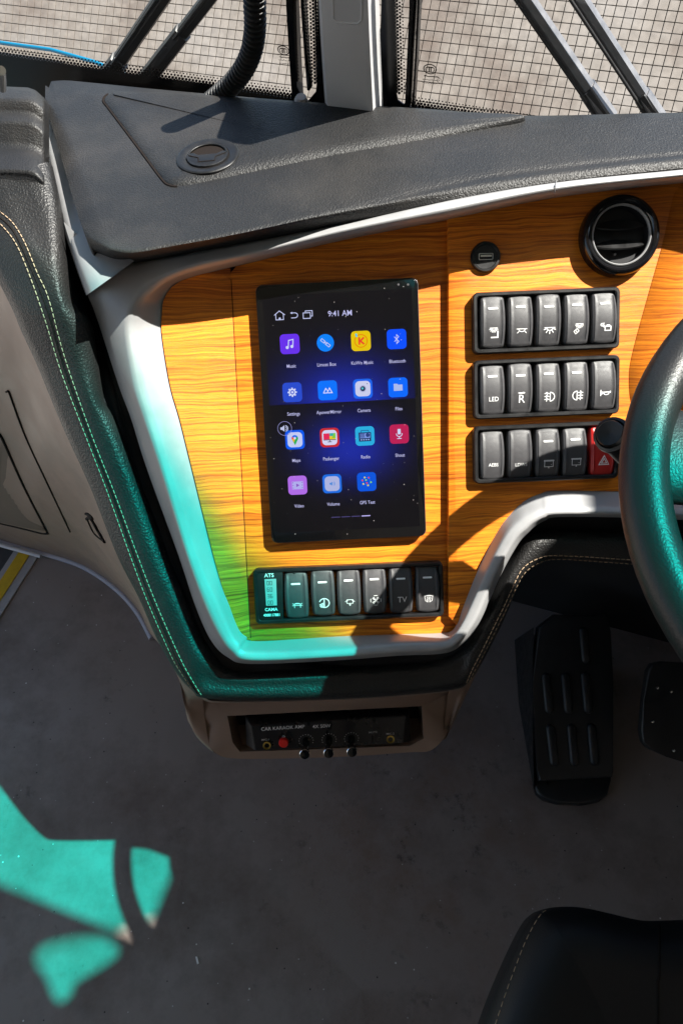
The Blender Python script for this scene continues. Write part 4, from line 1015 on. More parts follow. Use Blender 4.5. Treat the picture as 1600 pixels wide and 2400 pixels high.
icon(979, 1361, (0.02, 0.42, 0.75), [(fill_geo([(-6, -5.2), (6, -5.2), (6.2, 3.6), (-6.2, 3.6)]), (0.01, 0.03, 0.10)), (fill_geo([(-5, -2.0), (5, -2.0), (5, 2.6), (-5, 2.6)]), (0.20, 0.32, 0.80)), (rad_g, (0.02, 0.05, 0.20)), (merge_geo([circ(x, -3.6, 0.7, 8) for x in (-3.6, -1.2, 1.2, 3.6)]), (0.35, 0.5, 0.9))])
icon(1265, 1344, (0.50, 0.012, 0.09), [(merge_geo([S_([[(0, 0.6), (0, 4.0)]], 3.0), S_([arc(0, 0.4, 2.9, 180, 360, 12), [(0, -2.6), (0, -4.2)], [(-2.0, -4.4), (2.0, -4.4)]], 0.7)]), Wt)])
icon(418, 1772, (0.44, 0.15, 0.80), [(fill_geo([(-5.4, -4.0), (5.6, -4.0), (5.6, 3.8), (-5.4, 3.8)]), (0.44, 0.42, 0.85)), (merge_geo([fill_geo([(-1.2, -1.8), (2.0, 0), (-1.2, 1.8)])] + [circ(x, y, 0.5, 6) for x in (-4.4, 4.6) for y in (-2.6, 0, 2.6)]), (0.25, 0.08, 0.55))])
icon(706, 1759, (0.01, 0.15, 0.75), [(merge_geo([fill_geo([(-2.4, -0.8), (-1.2, -0.8), (0.2, -2.0), (0.2, 2.0), (-1.2, 0.8), (-2.4, 0.8)]), S_([arc(0.2, 0, 1.6, -50, 50, 6), arc(0.2, 0, 2.6, -50, 50, 8)], 0.4)]), (0.05, 0.25, 0.75))], IS, False, (0.42, 0.46, 0.75))
gd = [merge_geo([circ(x, y, 0.9, 8) for x, y in pp]) for pp in (((-4.2, 1.6), (0.2, -1.2), (2.2, 4.0)), ((-3.4, -2.0), (1.2, -3.6), (-1.8, 4.4)), ((4.2, -0.6), (-0.6, 1.8)))]
icon(994, 1743, (0.0, 0.09, 0.72), [(S_([[(-4.2, 1.6), (-1.8, 4.4), (2.2, 4.0), (4.2, -0.6), (1.2, -3.6), (-3.4, -2.0), (-4.2, 1.6)]], 0.4), (0.02, 0.25, 0.85)), (gd[0], (0.75, 0.04, 0.02)), (gd[1], (0.70, 0.60, 0.02)), (gd[2], (0.25, 0.65, 0.05))])
for tx, px, py in (('Music', 366, 778), ('Limcet Box', 660, 765), ('KuWo Music', 957, 750), ('Bluetooth', 1250, 737), ('Settings', 385, 1177), ('ApowerMirror', 680, 1162), ('Camera', 972, 1148), ('Files', 1262, 1134), ('Maps', 408, 1566), ('Passenger', 698, 1551), ('Radio', 985, 1536), ('Shout', 1272, 1522), ('Video', 432, 1946), ('Volume', 717, 1930), ('GPS Test', 1000, 1916)):
    scr_obj('caption', text_geo(tx, 0.0047, 0.00005, 'CENTER', 0.86), px, py, em((0.62, 0.62, 0.98), 0.24), scr, 0.0003)
scr_obj('clock', text_geo('9:41 AM', 0.0074, 0.00006, 'CENTER', 0.92), 772, 338, em((0.62, 0.62, 0.98), 0.26), scr, 0.0003)
nav = [S_([[(-5, 0.8), (0, 4.6), (5, 0.8)], [(-3.6, 1.4), (-3.6, -3.6), (3.6, -3.6), (3.6, 1.4)]], 0.75)]
nav = merge_geo(nav + [fill_geo([(-1, -3.4), (1, -3.4), (1, -1.6), (-1, -1.6)])])
scr_obj('home_symbol', ([v * mm for v in nav[0]], nav[1]), 268, 358, em(Wt, 0.26), scr, 0.0003)
nv = merge_geo([S_([[(-2.6, 2.6), (1.2, 2.6), (2.8, 1.8), (3.4, 0.4), (2.8, -1.2), (1.2, -2.0), (-2.8, -2.0)]], 0.75), fill_geo([(-3.8, 2.6), (-1.8, 1.4), (-1.8, 3.8)])])
scr_obj('back_symbol', ([v * mm for v in nv[0]], nv[1]), 390, 356, em(Wt, 0.26), scr, 0.0003)
nv = S_([rect(-4.4, -3.4, 2.4, 1.8), [(-2.2, 2.6), (-2.2, 3.6), (4.4, 3.6), (4.4, -1.4), (3.2, -1.4)]], 0.75)
scr_obj('recents_symbol', ([v * mm for v in nv[0]], nv[1]), 503, 348, em(Wt, 0.26), scr, 0.0003)
nv = S_([arc(0, 0, 6.8, 0, 360, 32)], 0.45); vb = scr_obj('volume_bubble', ([v * mm for v in nv[0]], nv[1]), 311, 1298, em((0.30, 0.30, 0.6), 0.26), scr, 0.0009)
nv = merge_geo([fill_geo([(-4.2, -1.2), (-2.6, -1.2), (-0.2, -3.2), (-0.2, 3.2), (-2.6, 1.2), (-4.2, 1.2)]), S_([arc(0.4, 0, 1.6, -70, 70, 8), arc(0.4, 0, 2.8, -75, 75, 8)], 0.7)])
scr_obj('glyph', ([v * mm for v in nv[0]], nv[1]), 311, 1298, em(Wt, 0.26), vb, 0.0009)
for k in range(4):
    q = (rrect(0.0088, 0.0010, 0.0003, 2), [tuple(range(12))]); scr_obj('page_bar', q, 736 + 84 * k, 2039 - 4 * k, em((0.55, 0.5, 0.95) if k == 3 else (0.06, 0.05, 0.16), 0.28), scr, 0.0003)
for px in (1258, 1338):
    lathe('sensor_hole', [(0.0, 0.0004), (0.0009, 0.0004), (0.0012, 0.0)], MAT['rocker'], scr, ms @ Matrix.Translation(sl(*kS(px, 97))), 12)

dv = []; df = []
for k in range(70):
    x, y, r_ = random.uniform(-swx * 0.47, swx * 0.47), random.uniform(-shy * 0.48, shy * 0.48), random.uniform(0.00015, 0.0005)
    b0 = len(dv); dv += [ms @ Vector((x + r_ * math.cos(rad(72 * q)) * random.uniform(0.6, 1.2), y + r_ * math.sin(rad(72 * q)), 0.0012)) for q in range(5)]; df.append(tuple(range(b0, b0 + 5)))
du = mesh_obj('dust', dv, df, plain('dust_grey', (0.22, 0.21, 0.20), 0.9), scr, False); du['kind'] = 'stuff'
# ------------------------------------------------------------------ air vent and usb socket
vc = PP(1444.6, 557, HRT); vm = axis_matrix(vc, PN); vs_px = 0.655 / 1600
vent = thing('air_vent', 'round black air vent with a thin silver ring in the wood panel', 'air vent', vc)
R1 = 90 * vs_px; R2 = 68 * vs_px
lathe('outer_ring', [(R1, -0.002), (R1, 0.004), (R1 * 0.985, 0.0095), (R1 * 0.95, 0.0125), (R1 * 0.88, 0.0138), (R1 * 0.80, 0.0122), (R2 * 1.01, 0.009), (R2 * 0.99, -0.0)], MAT['blackgloss'], vent, vm, 64)
lathe('silver_ring', [(R2 * 1.005, 0.007), (R2 * 1.005, 0.0112), (R2 * 0.975, 0.0118), (R2 * 0.945, 0.011), (R2 * 0.94, 0.003)], MAT['silver'], vent, vm, 64)
lathe('throat', [(R2 * 0.945, 0.0085), (R2 * 0.93, 0.006), (R2 * 0.90, 0.0012), (0.0, 0.0008)], MAT['gap'], vent, vm, 48)
for yy, tilt in ((0.009, 35), (-0.0085, 38)):
    hw_ = math.sqrt(max(1e-6, (R2 * 0.92) ** 2 - yy ** 2)) * 0.96
    bm = bmesh.new(); n = 16
    up = [Vector((-hw_ + 2 * hw_ * k / n, 0.0075 * math.sin(math.pi * k / n) ** 0.6, 0.0)) for k in range(n + 1)]
    pts = up + [Vector((-p.x, -p.y * 0.6, 0)) for p in up[1:-1]]
    m_ = vm @ Matrix.Translation((0, yy, 0.0075)) @ Matrix.Rotation(rad(-tilt), 4, 'X')
    poly_prism(bm, pts, Vector((0, 0, -0.002)), 0.0005, 1); bmesh.ops.transform(bm, matrix=m_, verts=bm.verts)
    from_bm('vane', bm, MAT['black'], vent, True, None, 30)
tube('vane_knob', [vm @ Vector((-0.004, -0.014, 0.002)), vm @ Vector((-0.004, -0.0165, 0.006))], 0.0014, MAT['black'], vent, 10)
uc = PP(1135.8, 603.6, HRT); um = axis_matrix(uc, PN)
usb = thing('usb_socket', 'small round black charging socket above the upper switch bank', 'socket', uc)
Ru = 34.5 * vs_px
lathe('socket_body', [(Ru, -0.001), (Ru, 0.003), (Ru * 0.94, 0.0042), (Ru * 0.80, 0.0044), (Ru * 0.76, 0.0036), (0, 0.0036)], MAT['black'], usb, um, 40)
bm = bmesh.new(); frame_mesh(bm, 0.0138, 0.0062, 0.0008, 0.0008, 0.002, 0.0050); bmesh.ops.transform(bm, matrix=um @ Matrix.Rotation(rad(-1.5), 4, 'Z'), verts=bm.verts)
from_bm('port_shell', bm, plain('port_metal', (0.62, 0.61, 0.58), 0.35, 0.3), usb, True, None, 30)
bm = bmesh.new(); bevel_box(bm, (0, 0, 0), (0.0118, 0.0042, 0.0008), 0); bmesh.ops.transform(bm, matrix=um @ Matrix.Translation((0, 0, 0.0041)), verts=bm.verts); from_bm('port_dark', bm, MAT['gap'], usb, False)
bm = bmesh.new(); bevel_box(bm, (0, 0.0005, 0), (0.0105, 0.0018, 0.001), 0.0002); bmesh.ops.transform(bm, matrix=um @ Matrix.Translation((0, 0, 0.0048)), verts=bm.verts); from_bm('port_tongue', bm, plain('port_cream', (0.6, 0.58, 0.5), 0.5), usb, False)

# ------------------------------------------------------------------ steering wheel and stalk
WN = Vector((-0.151, -math.cos(rad(78.54)), math.sin(rad(78.54)))).normalized()
P1 = DP(1524, 1244, 0.431); RWH = 0.195; TR = 0.0150
wx_ = (Vector((1, 0, 0)) - WN * WN.x).normalized(); wc = P1 + wx_ * RWH
wm = axis_matrix(wc, WN)
wheel = thing('steering_wheel', 'black leather steering wheel rim cutting in at the right edge', 'steering wheel', wc)
ring = [wm @ Vector((RWH * math.cos(2 * math.pi * k / 96), RWH * math.sin(2 * math.pi * k / 96), 0)) for k in range(96)]
v = []; f = []; nt_ = 24
for k in range(96):
    a = 2 * math.pi * k / 96
    for j in range(nt_):
        q = 2 * math.pi * j / nt_
        r_ = TR * (1 + 0.05 * math.cos(2 * q))
        v.append(wm @ Vector(((RWH + r_ * math.cos(q)) * math.cos(a), (RWH + r_ * math.cos(q)) * math.sin(a), r_ * 1.06 * math.sin(q))))
for k in range(96):
    for j in range(nt_): f.append((k * nt_ + j, k * nt_ + (j + 1) % nt_, ((k + 1) % 96) * nt_ + (j + 1) % nt_, ((k + 1) % 96) * nt_ + j))
mesh_obj('rim', v, [tuple(reversed(q)) for q in f], MAT['wheel_leather'], wheel, True)
lathe('hub', [(0.080, -0.035), (0.103, -0.024), (0.106, -0.008), (0.088, 0.004), (0.04, 0.008), (0.0, 0.009)], MAT['black'], wheel, wm, 40)
for a, sw_ in SPOKES:
    ca_, sa_ = math.cos(rad(a)), math.sin(rad(a)); tt = Vector((-sa_, ca_, 0)); rd = Vector((ca_, sa_, 0))
    rl_ = []
    for r_, hw_, z_ in ((RWH + 0.002, sw_ * 1.3, 0.0), (RWH - 0.016, sw_, -0.002), (RWH - 0.05, sw_ * 0.85, -0.006), (0.10, sw_ * 0.9, -0.010), (0.05, sw_, -0.012)):
        cc = rd * r_; th = 0.009
        rl_.append([wm @ (cc + tt * (hw_ * math.cos(q)) + Vector((0, 0, z_ + th * math.sin(q)))) for q in [2 * math.pi * j / 16 for j in range(16)]])
    n = 16; v = [p for r in rl_ for p in r]; f = []
    for i in range(len(rl_) - 1):
        for j in range(n): f.append((i * n + j, i * n + (j + 1) % n, (i + 1) * n + (j + 1) % n, (i + 1) * n + j))
    mesh_obj('spoke', v, f, MAT['wheel_leather'], wheel, True)
tube('column', [wm @ Vector((0, 0, -0.03)), wm @ Vector((0.05, 0.03, -0.08)), wm @ Vector((0.08, 0.12, -0.14)), wm @ Vector((0.1, 0.3, -0.22))], lambda t, i: (0.05, 0.055, 0.05, 0.04)[i], MAT['black'], wheel, 24)
# indicator stalk
sa = DP(1427, 1015, 0.52); sb = DP(1520, 1080, 0.54)
ax = (sb - sa).normalized()
stalk = thing('indicator_stalk', 'black indicator stalk with round end button in front of the red hazard switch', 'stalk', sb)
tipn = (-ax + (CAM - sa).normalized() * 1.1).normalized()
sm_ = axis_matrix(sa, tipn)
lathe('end_button', [(0.0102, -0.006), (0.0102, -0.0005), (0.0094, 0.0005), (0.0086, 0.0003), (0.0, -0.0006)], MAT['black'], stalk, sm_, 32)
lathe('end_collar', [(0.0082, -0.020), (0.0126, -0.016), (0.0142, -0.008), (0.0137, -0.004), (0.0116, -0.003), (0.0106, -0.004)], MAT['black'], stalk, sm_, 32)
tube('stalk_body', [sa + ax * 0.002 - tipn * 0.010, sa + ax * 0.020 - tipn * 0.010, sb, sb + (sb - sa) * 2.2], lambda t, i: (0.0125, 0.0150, 0.0125, 0.011)[i], MAT['black'], stalk, 20)

# ------------------------------------------------------------------ pedals
ga = rad(24); gn = Vector((0, -math.sin(ga), math.cos(ga))); go = ZP(1343, 1845, 0.045)
def GP(px, py, w=0.0): return PL(px, py, go + gn * w, gn)
ped = thing('accelerator_pedal', 'black ribbed floor pedal on the grey floor under the dashboard', 'pedal', Vector((go.x, go.y, 0)))
pad_px = [(1262, 1832), (1434, 1822), (1437, 1810), (1436, 1600), (1432, 1480), (1420, 1440), (1300, 1440), (1262, 1470), (1248, 1600), (1252, 1700), (1258, 1800)]
bm = bmesh.new(); poly_prism(bm, [GP(*p) for p in pad_px], -gn * 0.022, 0.004, 3); from_bm('pad', bm, MAT['rubber'], ped, True, None, 40)
for a, b in (((1279, 1588), (1286, 1662)), ((1324, 1587), (1331, 1662)), ((1370, 1586), (1377, 1662)), ((1289, 1708), (1298, 1785)), ((1338, 1707), (1345, 1784)), ((1385, 1706), (1392, 1783)), ((1366, 1480), (1372, 1545))):
    A, B_ = GP(*a, 0.0), GP(*b, 0.0); d_ = B_ - A
    bm = bmesh.new(); n = 12; tt = d_.normalized(); sd_ = gn.cross(tt)
    rows_ = []
    for sc_, hh in ((1.0, -0.001), (1.0, 0.0015), (0.8, 0.0045), (0.45, 0.006)):
        hw_ = 0.0088 * sc_; rows_.append([bm.verts.new(p) for p in [A + sd_ * (hw_ * math.cos(rad(q))) - tt * (hw_ * math.sin(rad(q))) + gn * hh for q in range(0, 181, 30)] + [B_ - sd_ * (hw_ * math.cos(rad(q))) + tt * (hw_ * math.sin(rad(q))) + gn * hh for q in range(0, 181, 30)]])
    for r1, r2 in zip(rows_, rows_[1:]):
        k_ = len(r1)
        for i in range(k_): bm.faces.new((r1[i], r1[(i + 1) % k_], r2[(i + 1) % k_], r2[i]))
    bm.faces.new(rows_[-1]); from_bm('rib', bm, MAT['rubber'], ped, True, None, 50)
base = [(1252, 1838), (1258, 1858), (1275, 1872), (1310, 1882), (1360, 1884), (1405, 1877), (1424, 1862), (1430, 1830)]
bp_ = [ZP(*p, 0.018) for p in base] + [ZP(1436, 1560, 0.018), ZP(1240, 1560, 0.018)]
bm = bmesh.new(); poly_prism(bm, bp_, Vector((0, 0, -0.018)), 0.005, 3); from_bm('base_plate', bm, MAT['rubber'], ped, True, None, 40)
sidep = [GP(1222, 1650, -0.02), GP(1258, 1835, -0.022), GP(1252, 1700, -0.004), GP(1248, 1600, -0.004)]
bm = bmesh.new(); vA = [GP(1250, 1830, -0.006), GP(1246, 1600, -0.006), GP(1250, 1470, -0.006)]; vB = [ZP(1250, 1850, 0.004), ZP(1215, 1650, 0.004), ZP(1205, 1500, 0.004)]
A = [bm.verts.new(p) for p in vA]; B_ = [bm.verts.new(p) for p in vB]
C_ = [bm.verts.new(p + Vector((0.02, 0, 0))) for p in vA]; D_ = [bm.verts.new(p + Vector((0.03, 0, 0))) for p in vB]
for i in range(2):
    bm.faces.new((A[i], A[i + 1], B_[i + 1], B_[i])); bm.faces.new((C_[i], C_[i + 1], D_[i + 1], D_[i]))
from_bm('side_cheek', bm, MAT['rubber'], ped, True, None, 40)
brk = thing('brake_pedal', 'black brake pedal plate with bright screws at the right edge', 'pedal', ZP(1560, 1700, 0.0))
bo = ZP(1550, 1680, 0.16); bn = Vector((0, -math.sin(rad(25)), math.cos(rad(25))))
def BP(px, py, w=0.0): return PL(px, py, bo + bn * w, bn)
bpx = [(1502, 1712), (1508, 1640), (1518, 1572), (1528, 1556), (1550, 1550), (1600, 1553), (1700, 1560), (1712, 1600), (1705, 1780), (1690, 1800), (1600, 1786), (1560, 1774), (1520, 1756), (1506, 1740)]
bm = bmesh.new(); poly_prism(bm, [BP(*p) for p in bpx], -bn * 0.016, 0.004, 3); from_bm('pedal_plate', bm, MAT['rubber'], brk, True, None, 40)
for p in ((1539, 1612), (1528, 1691), (1577, 1759), (1571, 1621)):
    lathe('screw', [(0.0028, 0.0), (0.0024, 0.0012), (0.0, 0.0016)], MAT['chrome'], brk, axis_matrix(BP(*p, 0.0), bn), 12)
tube('pedal_arm', [BP(1600, 1660, -0.01), BP(1610, 1560, -0.05), BP(1620, 1400, 0.10)], 0.012, MAT['black'], brk, 10)

# ------------------------------------------------------------------ driver's seat
seat = thing('driver_seat', 'black leather driver seat cushion with white stitching at the lower right corner', 'seat', Vector((0.36, -0.15, 0)))
sout = [(1000, 2900), (1075, 2600), (1140, 2402), (1170, 2320), (1205, 2238), (1238, 2170), (1262, 2136), (1290, 2124), (1330, 2119), (1380, 2122), (1440, 2135), (1500, 2149), (1545, 2153), (1650, 2150), (1800, 2150)]
zs = 0.50
so_ = [ZP(*p, zs) for p in sout]
cen_ = Vector((0.42, -0.30, zs))
def shrink(pts, d, dz):
    out = []
    for i, p in enumerate(pts):
        t_ = (pts[min(i + 1, len(pts) - 1)] - pts[max(0, i - 1)]); t_.z = 0; t_.normalize()
        nrm = Vector((-t_.y, t_.x, 0))
        if nrm.dot(cen_ - p) < 0: nrm = -nrm
        q = p + nrm * d; out.append(Vector((q.x, q.y, zs + dz)))
    return out
rails_s = [shrink(so_, 0.03, -0.14), shrink(so_, 0.004, -0.09), shrink(so_, -0.0, -0.03), shrink(so_, 0.006, -0.008), shrink(so_, 0.022, 0.010), shrink(so_, 0.045, 0.014), shrink(so_, 0.08, 0.006), shrink(so_, 0.13, -0.004)]
Vs, Fs = loft_mesh(rails_s, 5, 3)
mesh_obj('cushion_bolster', Vs, Fs, MAT['seat_leather'], seat, True)
bv_s = BVHTree.FromPolygons(Vs, Fs)
inn = rails_s[-1]
bm = bmesh.new(); bm.faces.new([bm.verts.new(p + Vector((0, 0, -0.001))) for p in inn] + [bm.verts.new(Vector((0.75, -0.55, zs - 0.005)))])
from_bm('cushion_top', bm, MAT['seat_leather'], seat, False)
stitch_s = [(1152, 2400), (1170, 2345), (1195, 2275), (1220, 2210), (1245, 2160), (1262, 2136), (1275, 2128)]
MAT['thread_dark'] = MAT['thread']
stitches('stitching', [(p[0] + 8, p[1] + 4) for p in stitch_s], bv_s, 0.006, 0.003, 0.00045, seat, 0.0004)
sg = [on(bv_s, 1541 + (3 if y < 2300 else 0), y, -0.0002) for y in range(2156, 2420, 12)]
sg = [p for p in sg if p]
if len(sg) > 2: tube('seat_seam', sg, 0.0016, MAT['groove'], seat, 6)

# ------------------------------------------------------------------ amplifier
amp = thing('karaoke_amplifier', 'small black car amplifier with red button and three knobs under the dashboard', 'amplifier', PP(770, 1720, -0.05))
WA = -0.150
kC = KK(400, 1480, 2.178)
fr = [PP(*kC(*p), WA) for p in ((412, 482), (1196, 432), (1184, 570), (432, 610))]
ch = [PP(*kC(*p), WA - 0.012) for p in ((382, 436), (1214, 402), (1224, 560), (385, 580))]
bkq = [p - PN * 0.03 for p in ch]
v = fr + ch + bkq
v = fr + ch + bkq; f = [(0, 3, 2, 1)]
for a in (0, 4):
    for i in range(4): f.append((a + i, a + (i + 1) % 4, a + 4 + (i + 1) % 4, a + 4 + i))
bm = bmesh.new(); vv = [bm.verts.new(p) for p in v]
for q in f: bm.faces.new([vv[i] for i in q])
bmesh.ops.bevel(bm, geom=[e for e in bm.edges], offset=0.0008, segments=2, affect='EDGES')
from_bm('case', bm, plain('amp_black', (0.010, 0.010, 0.012), 0.32, 0, 0.5, 0.1, 60), amp, True, None, 30)
kD = KK(580, 1620, 4.126)
def amp_m(cx, cy, w=0.0006): return axis_matrix(PP(*kD(cx, cy), WA + w), PN, fr[1] - fr[0])
def amp_text(s, cx, cy, sz, xs=1.0, mat=None):
    g = text_geo(s, sz, 0.00002, 'CENTER', xs); m_ = amp_m(cx, cy, 0.0004)
    mesh_obj('lettering', [m_ @ v for v in g[0]], g[1], mat or MAT['white'], amp, False)
MAT['print_grey'] = plain('grey_print', (0.55, 0.55, 0.55), 0.5)
amp_text('CAR KARAOK AMP', 342, 356, 0.0066, 1.0); amp_text('4X 50W', 715, 340, 0.0066, 1.0)
amp_text('MIC.1', 174, 470, 0.0036, 1.2, MAT['print_grey']); amp_text('MUTE', 1212, 398, 0.0036, 1.2, MAT['print_grey']); amp_text('MIC.2', 1378, 412, 0.0036, 1.2, MAT['print_grey'])
m_ = amp_m(350, 492); lathe('power_button', [(0.0062, -0.001), (0.0062, 0.003), (0.0055, 0.0042), (0.0, 0.0046)], plain('red_button', (0.75, 0.02, 0.015), 0.35), amp, m_, 20)
g = S_([arc(0, 0, 1.5, 120, 420, 14), [(0, 0.4), (0, 2.0)]], 0.4); m_ = amp_m(348, 440, 0.0004); mesh_obj('power_symbol', [m_ @ (v * mm) for v in g[0]], g[1], MAT['white'], amp, False)
for cx, cy in ((566, 478), (788, 468), (1004, 458)):
    m_ = amp_m(cx, cy, 0.0)
    lathe('knob', [(0.0048, 0.0), (0.0046, 0.030), (0.0062, 0.033), (0.0064, 0.036), (0.0058, 0.0375), (0.0, 0.037)], MAT['blackgloss'], amp, m_, 24)
    mk_ = m_ @ Matrix.Translation((0, 0, 0.0352)); lathe('knob_rim', [(0.0064, -0.0006), (0.0067, 0.0), (0.0066, 0.0012), (0.0060, 0.0018), (0.0056, 0.0016)], MAT['chrome'], amp, mk_, 24)
    gs = [circ(9.2 * math.cos(rad(a)), 8.4 * math.sin(rad(a)), 0.5, 8) for a in range(-20, 201, 22)]
    g = merge_geo(gs); mesh_obj('dial_marks', [m_ @ (v * mm + Vector((0, 0, 0.0004))) for v in g[0]], g[1], MAT['white'], amp, False)
MAT['brass'] = plain('brass', (0.55, 0.40, 0.10), 0.3, 1.0)
for cx, cy in ((188, 524), (1380, 464)):
    lathe('jack', [(0.0052, 0.0), (0.0052, 0.0012), (0.0038, 0.0016), (0.0032, 0.0008), (0.0032, -0.0005), (0.0, -0.0005)], MAT['brass'], amp, amp_m(cx, cy, 0.0004), 20)
bm = bmesh.new(); bevel_box(bm, (0, 0, 0.0015), (0.004, 0.009, 0.003), 0.0006); bmesh.ops.transform(bm, matrix=amp_m(1208, 448, 0.0), verts=bm.verts); from_bm('mute_switch', bm, MAT['black'], amp, True)

sl_ = prism('paper_sliver', [ZP(*p, 0.002) for p in ((458, 2242), (462, 2242), (466, 2258), (462, 2260))], Vector((0, 0, -0.0015)), MAT['white'], None, 0, auto=None, smooth=False)
tag(sl_, 'tiny white sliver of litter lying on the open floor', 'litter')
# ------------------------------------------------------------------ windscreen, pillar and what is beyond
GS = -0.224                          # windscreen rakes back towards the driver as it rises
G0 = 0.735
def gf(z): return G0 + GS * (z - 1.04)
gn_ = (BF * 1.0 + BZ * (-GS)).normalized(); go_ = BB(0, G0, 1.04)
def GLp(px, py, off=0.0): return PL(px, py, go_ + gn_ * off, gn_)
def glass_mat():
    m, t, b = new_mat('windscreen_glass'); nds = t.nodes; nds.remove(b)
    out = [n for n in nds if n.type == 'OUTPUT_MATERIAL'][0]
    tc = N(t, 'ShaderNodeTexCoord')
    d = N(t, 'ShaderNodeVectorMath', operation='DOT_PRODUCT'); d.inputs[1].default_value = BZ - BR * TINT_SLOPE
    t.links.new(tc.outputs['Object'], d.inputs[0])
    mr = N(t, 'ShaderNodeMapRange', interpolation_type='SMOOTHSTEP'); mr.inputs['From Min'].default_value = TINT_Z - TINT_W; mr.inputs['From Max'].default_value = TINT_Z + TINT_W
    t.links.new(d.outputs['Value'], mr.inputs[0])
    mx = N(t, 'ShaderNodeMix', data_type='RGBA'); mx.inputs[6].default_value = (0.95, 0.96, 0.95, 1); mx.inputs[7].default_value = TINT_COL
    t.links.new(mr.outputs[0], mx.inputs[0])
    tr = N(t, 'ShaderNodeBsdfTransparent'); t.links.new(mx.outputs[2], tr.inputs[0])
    gl = N(t, 'ShaderNodeBsdfGlossy'); gl.inputs['Roughness'].default_value = 0.02; gl.inputs['Color'].default_value = (1, 1, 1, 1)
    ms_ = N(t, 'ShaderNodeMixShader'); ms_.inputs[0].default_value = 0.035
    t.links.new(tr.outputs[0], ms_.inputs[1]); t.links.new(gl.outputs[0], ms_.inputs[2]); t.links.new(ms_.outputs[0], out.inputs[0])
    return m
TINT_SLOPE, TINT_Z, TINT_W, TINT_COL = 0.27, 1.742, 0.06, (0.004, 0.62, 0.58, 1)
MAT['glass'] = glass_mat()
hm_, ht_, hb_ = new_mat('teal_light_filter'); ht_.nodes.remove(hb_)
htr = N(ht_, 'ShaderNodeBsdfTransparent'); htr.inputs[0].default_value = TINT_COL
ht_.links.new(htr.outputs[0], [n for n in ht_.nodes if n.type == 'OUTPUT_MATERIAL'][0].inputs[0])
hg = mesh_obj('added_teal_pane', [Vector((p.x, p.y, 2.217)) + (Vector((p.x, p.y, 0)) - Vector((light_hole[0].x, light_hole[0].y, 0))) * 0.0 for p in light_hole], [tuple(range(len(light_hole)))], hm_, None, False); hg['kind'] = 'structure'  # unseen pane added over the roof opening to colour its floor patch teal
def pane(name, label, r0, r1):
    root = thing(name, label, 'windscreen', BB((r0 + r1) / 2, G0, 1.0), 'windscreen panes either side of the pillar')
    pts = [BB(r0, gf(0.99), 0.99), BB(r1, gf(0.99), 0.99), BB(r1, gf(2.75), 2.75), BB(r0, gf(2.75), 2.75)]
    mesh_obj('glass', pts, [(0, 1, 2, 3)], MAT['glass'], root, False)
    return root
pil_c = (GLp(820, 120)).dot(BR)
L0, L1, Q0, Q1 = -1.45, GLp(742, 120).dot(BR) + 0.012, GLp(905, 120).dot(BR) - 0.005, 0.86
pl_ = pane('windscreen_pane', 'left windscreen pane with black dotted border and two wipers behind it', L0, L1)
pr_ = pane('windscreen_pane', 'right windscreen pane seen above the padded dash top', Q0, Q1)
def enamel(name, pxs, parent):
    pts = [GLp(*p, -0.002) for p in pxs]; return prism(name, pts, gn_ * 0.0012, MAT['frit'], parent, 0, auto=None, smooth=False)
enamel('black_border', [(-700, 45), (0, 133), (350, 182), (690, 232), (722, 236), (740, 215), (745, 160), (742, -200), (765, -200), (775, 330), (0, 330), (-700, 330)], pl_)
enamel('black_border', [(900, -200), (918, -200), (924, 100), (926, 205), (932, 235), (952, 249), (1300, 300), (2200, 430), (2200, 500), (880, 400)], pr_)
def dots(name, fn, parent):
    V = []; F = []
    for (px, py, r) in fn:
        b0 = len(V)
        for k in range(6):
            a = rad(60 * k); V.append(GLp(px + r * math.cos(a), py + r * math.sin(a), -0.0022))
        F.append(tuple(range(b0, b0 + 6)))
    o = mesh_obj(name, V, F, MAT['frit'], parent, False); o['kind'] = 'stuff'; return o
def dot_band(a, b, dirn, rows=4, pitch=8.0, r0=4.6, r1=2.0):
    L = math.hypot(b[0] - a[0], b[1] - a[1]); ux, uy = (b[0] - a[0]) / L, (b[1] - a[1]) / L
    for j in range(rows):
        r = r0 + (r1 - r0) * j / max(1, rows - 1)
        for i in range(int(L / pitch) + 1):
            s_ = i * pitch + (pitch / 2 if j % 2 else 0)
            yield a[0] + ux * s_ + dirn[0] * (j + 0.4) * pitch * 0.8, a[1] + uy * s_ + dirn[1] * (j + 0.4) * pitch * 0.8, r
dots('dot_fringe', list(dot_band((-20, 130), (690, 231), (0.14, -0.99), 4)), pl_)
dots('dot_fringe', list(dot_band((742, -10), (747, 190), (-1, 0), 4)) , pl_)
dots('dot_fringe', list(dot_band((950, 247), (1250, 293), (0.15, -0.99), 4)), pr_)
dots('dot_fringe', list(dot_band((920, -10), (926, 215), (1, 0), 4)), pr_)
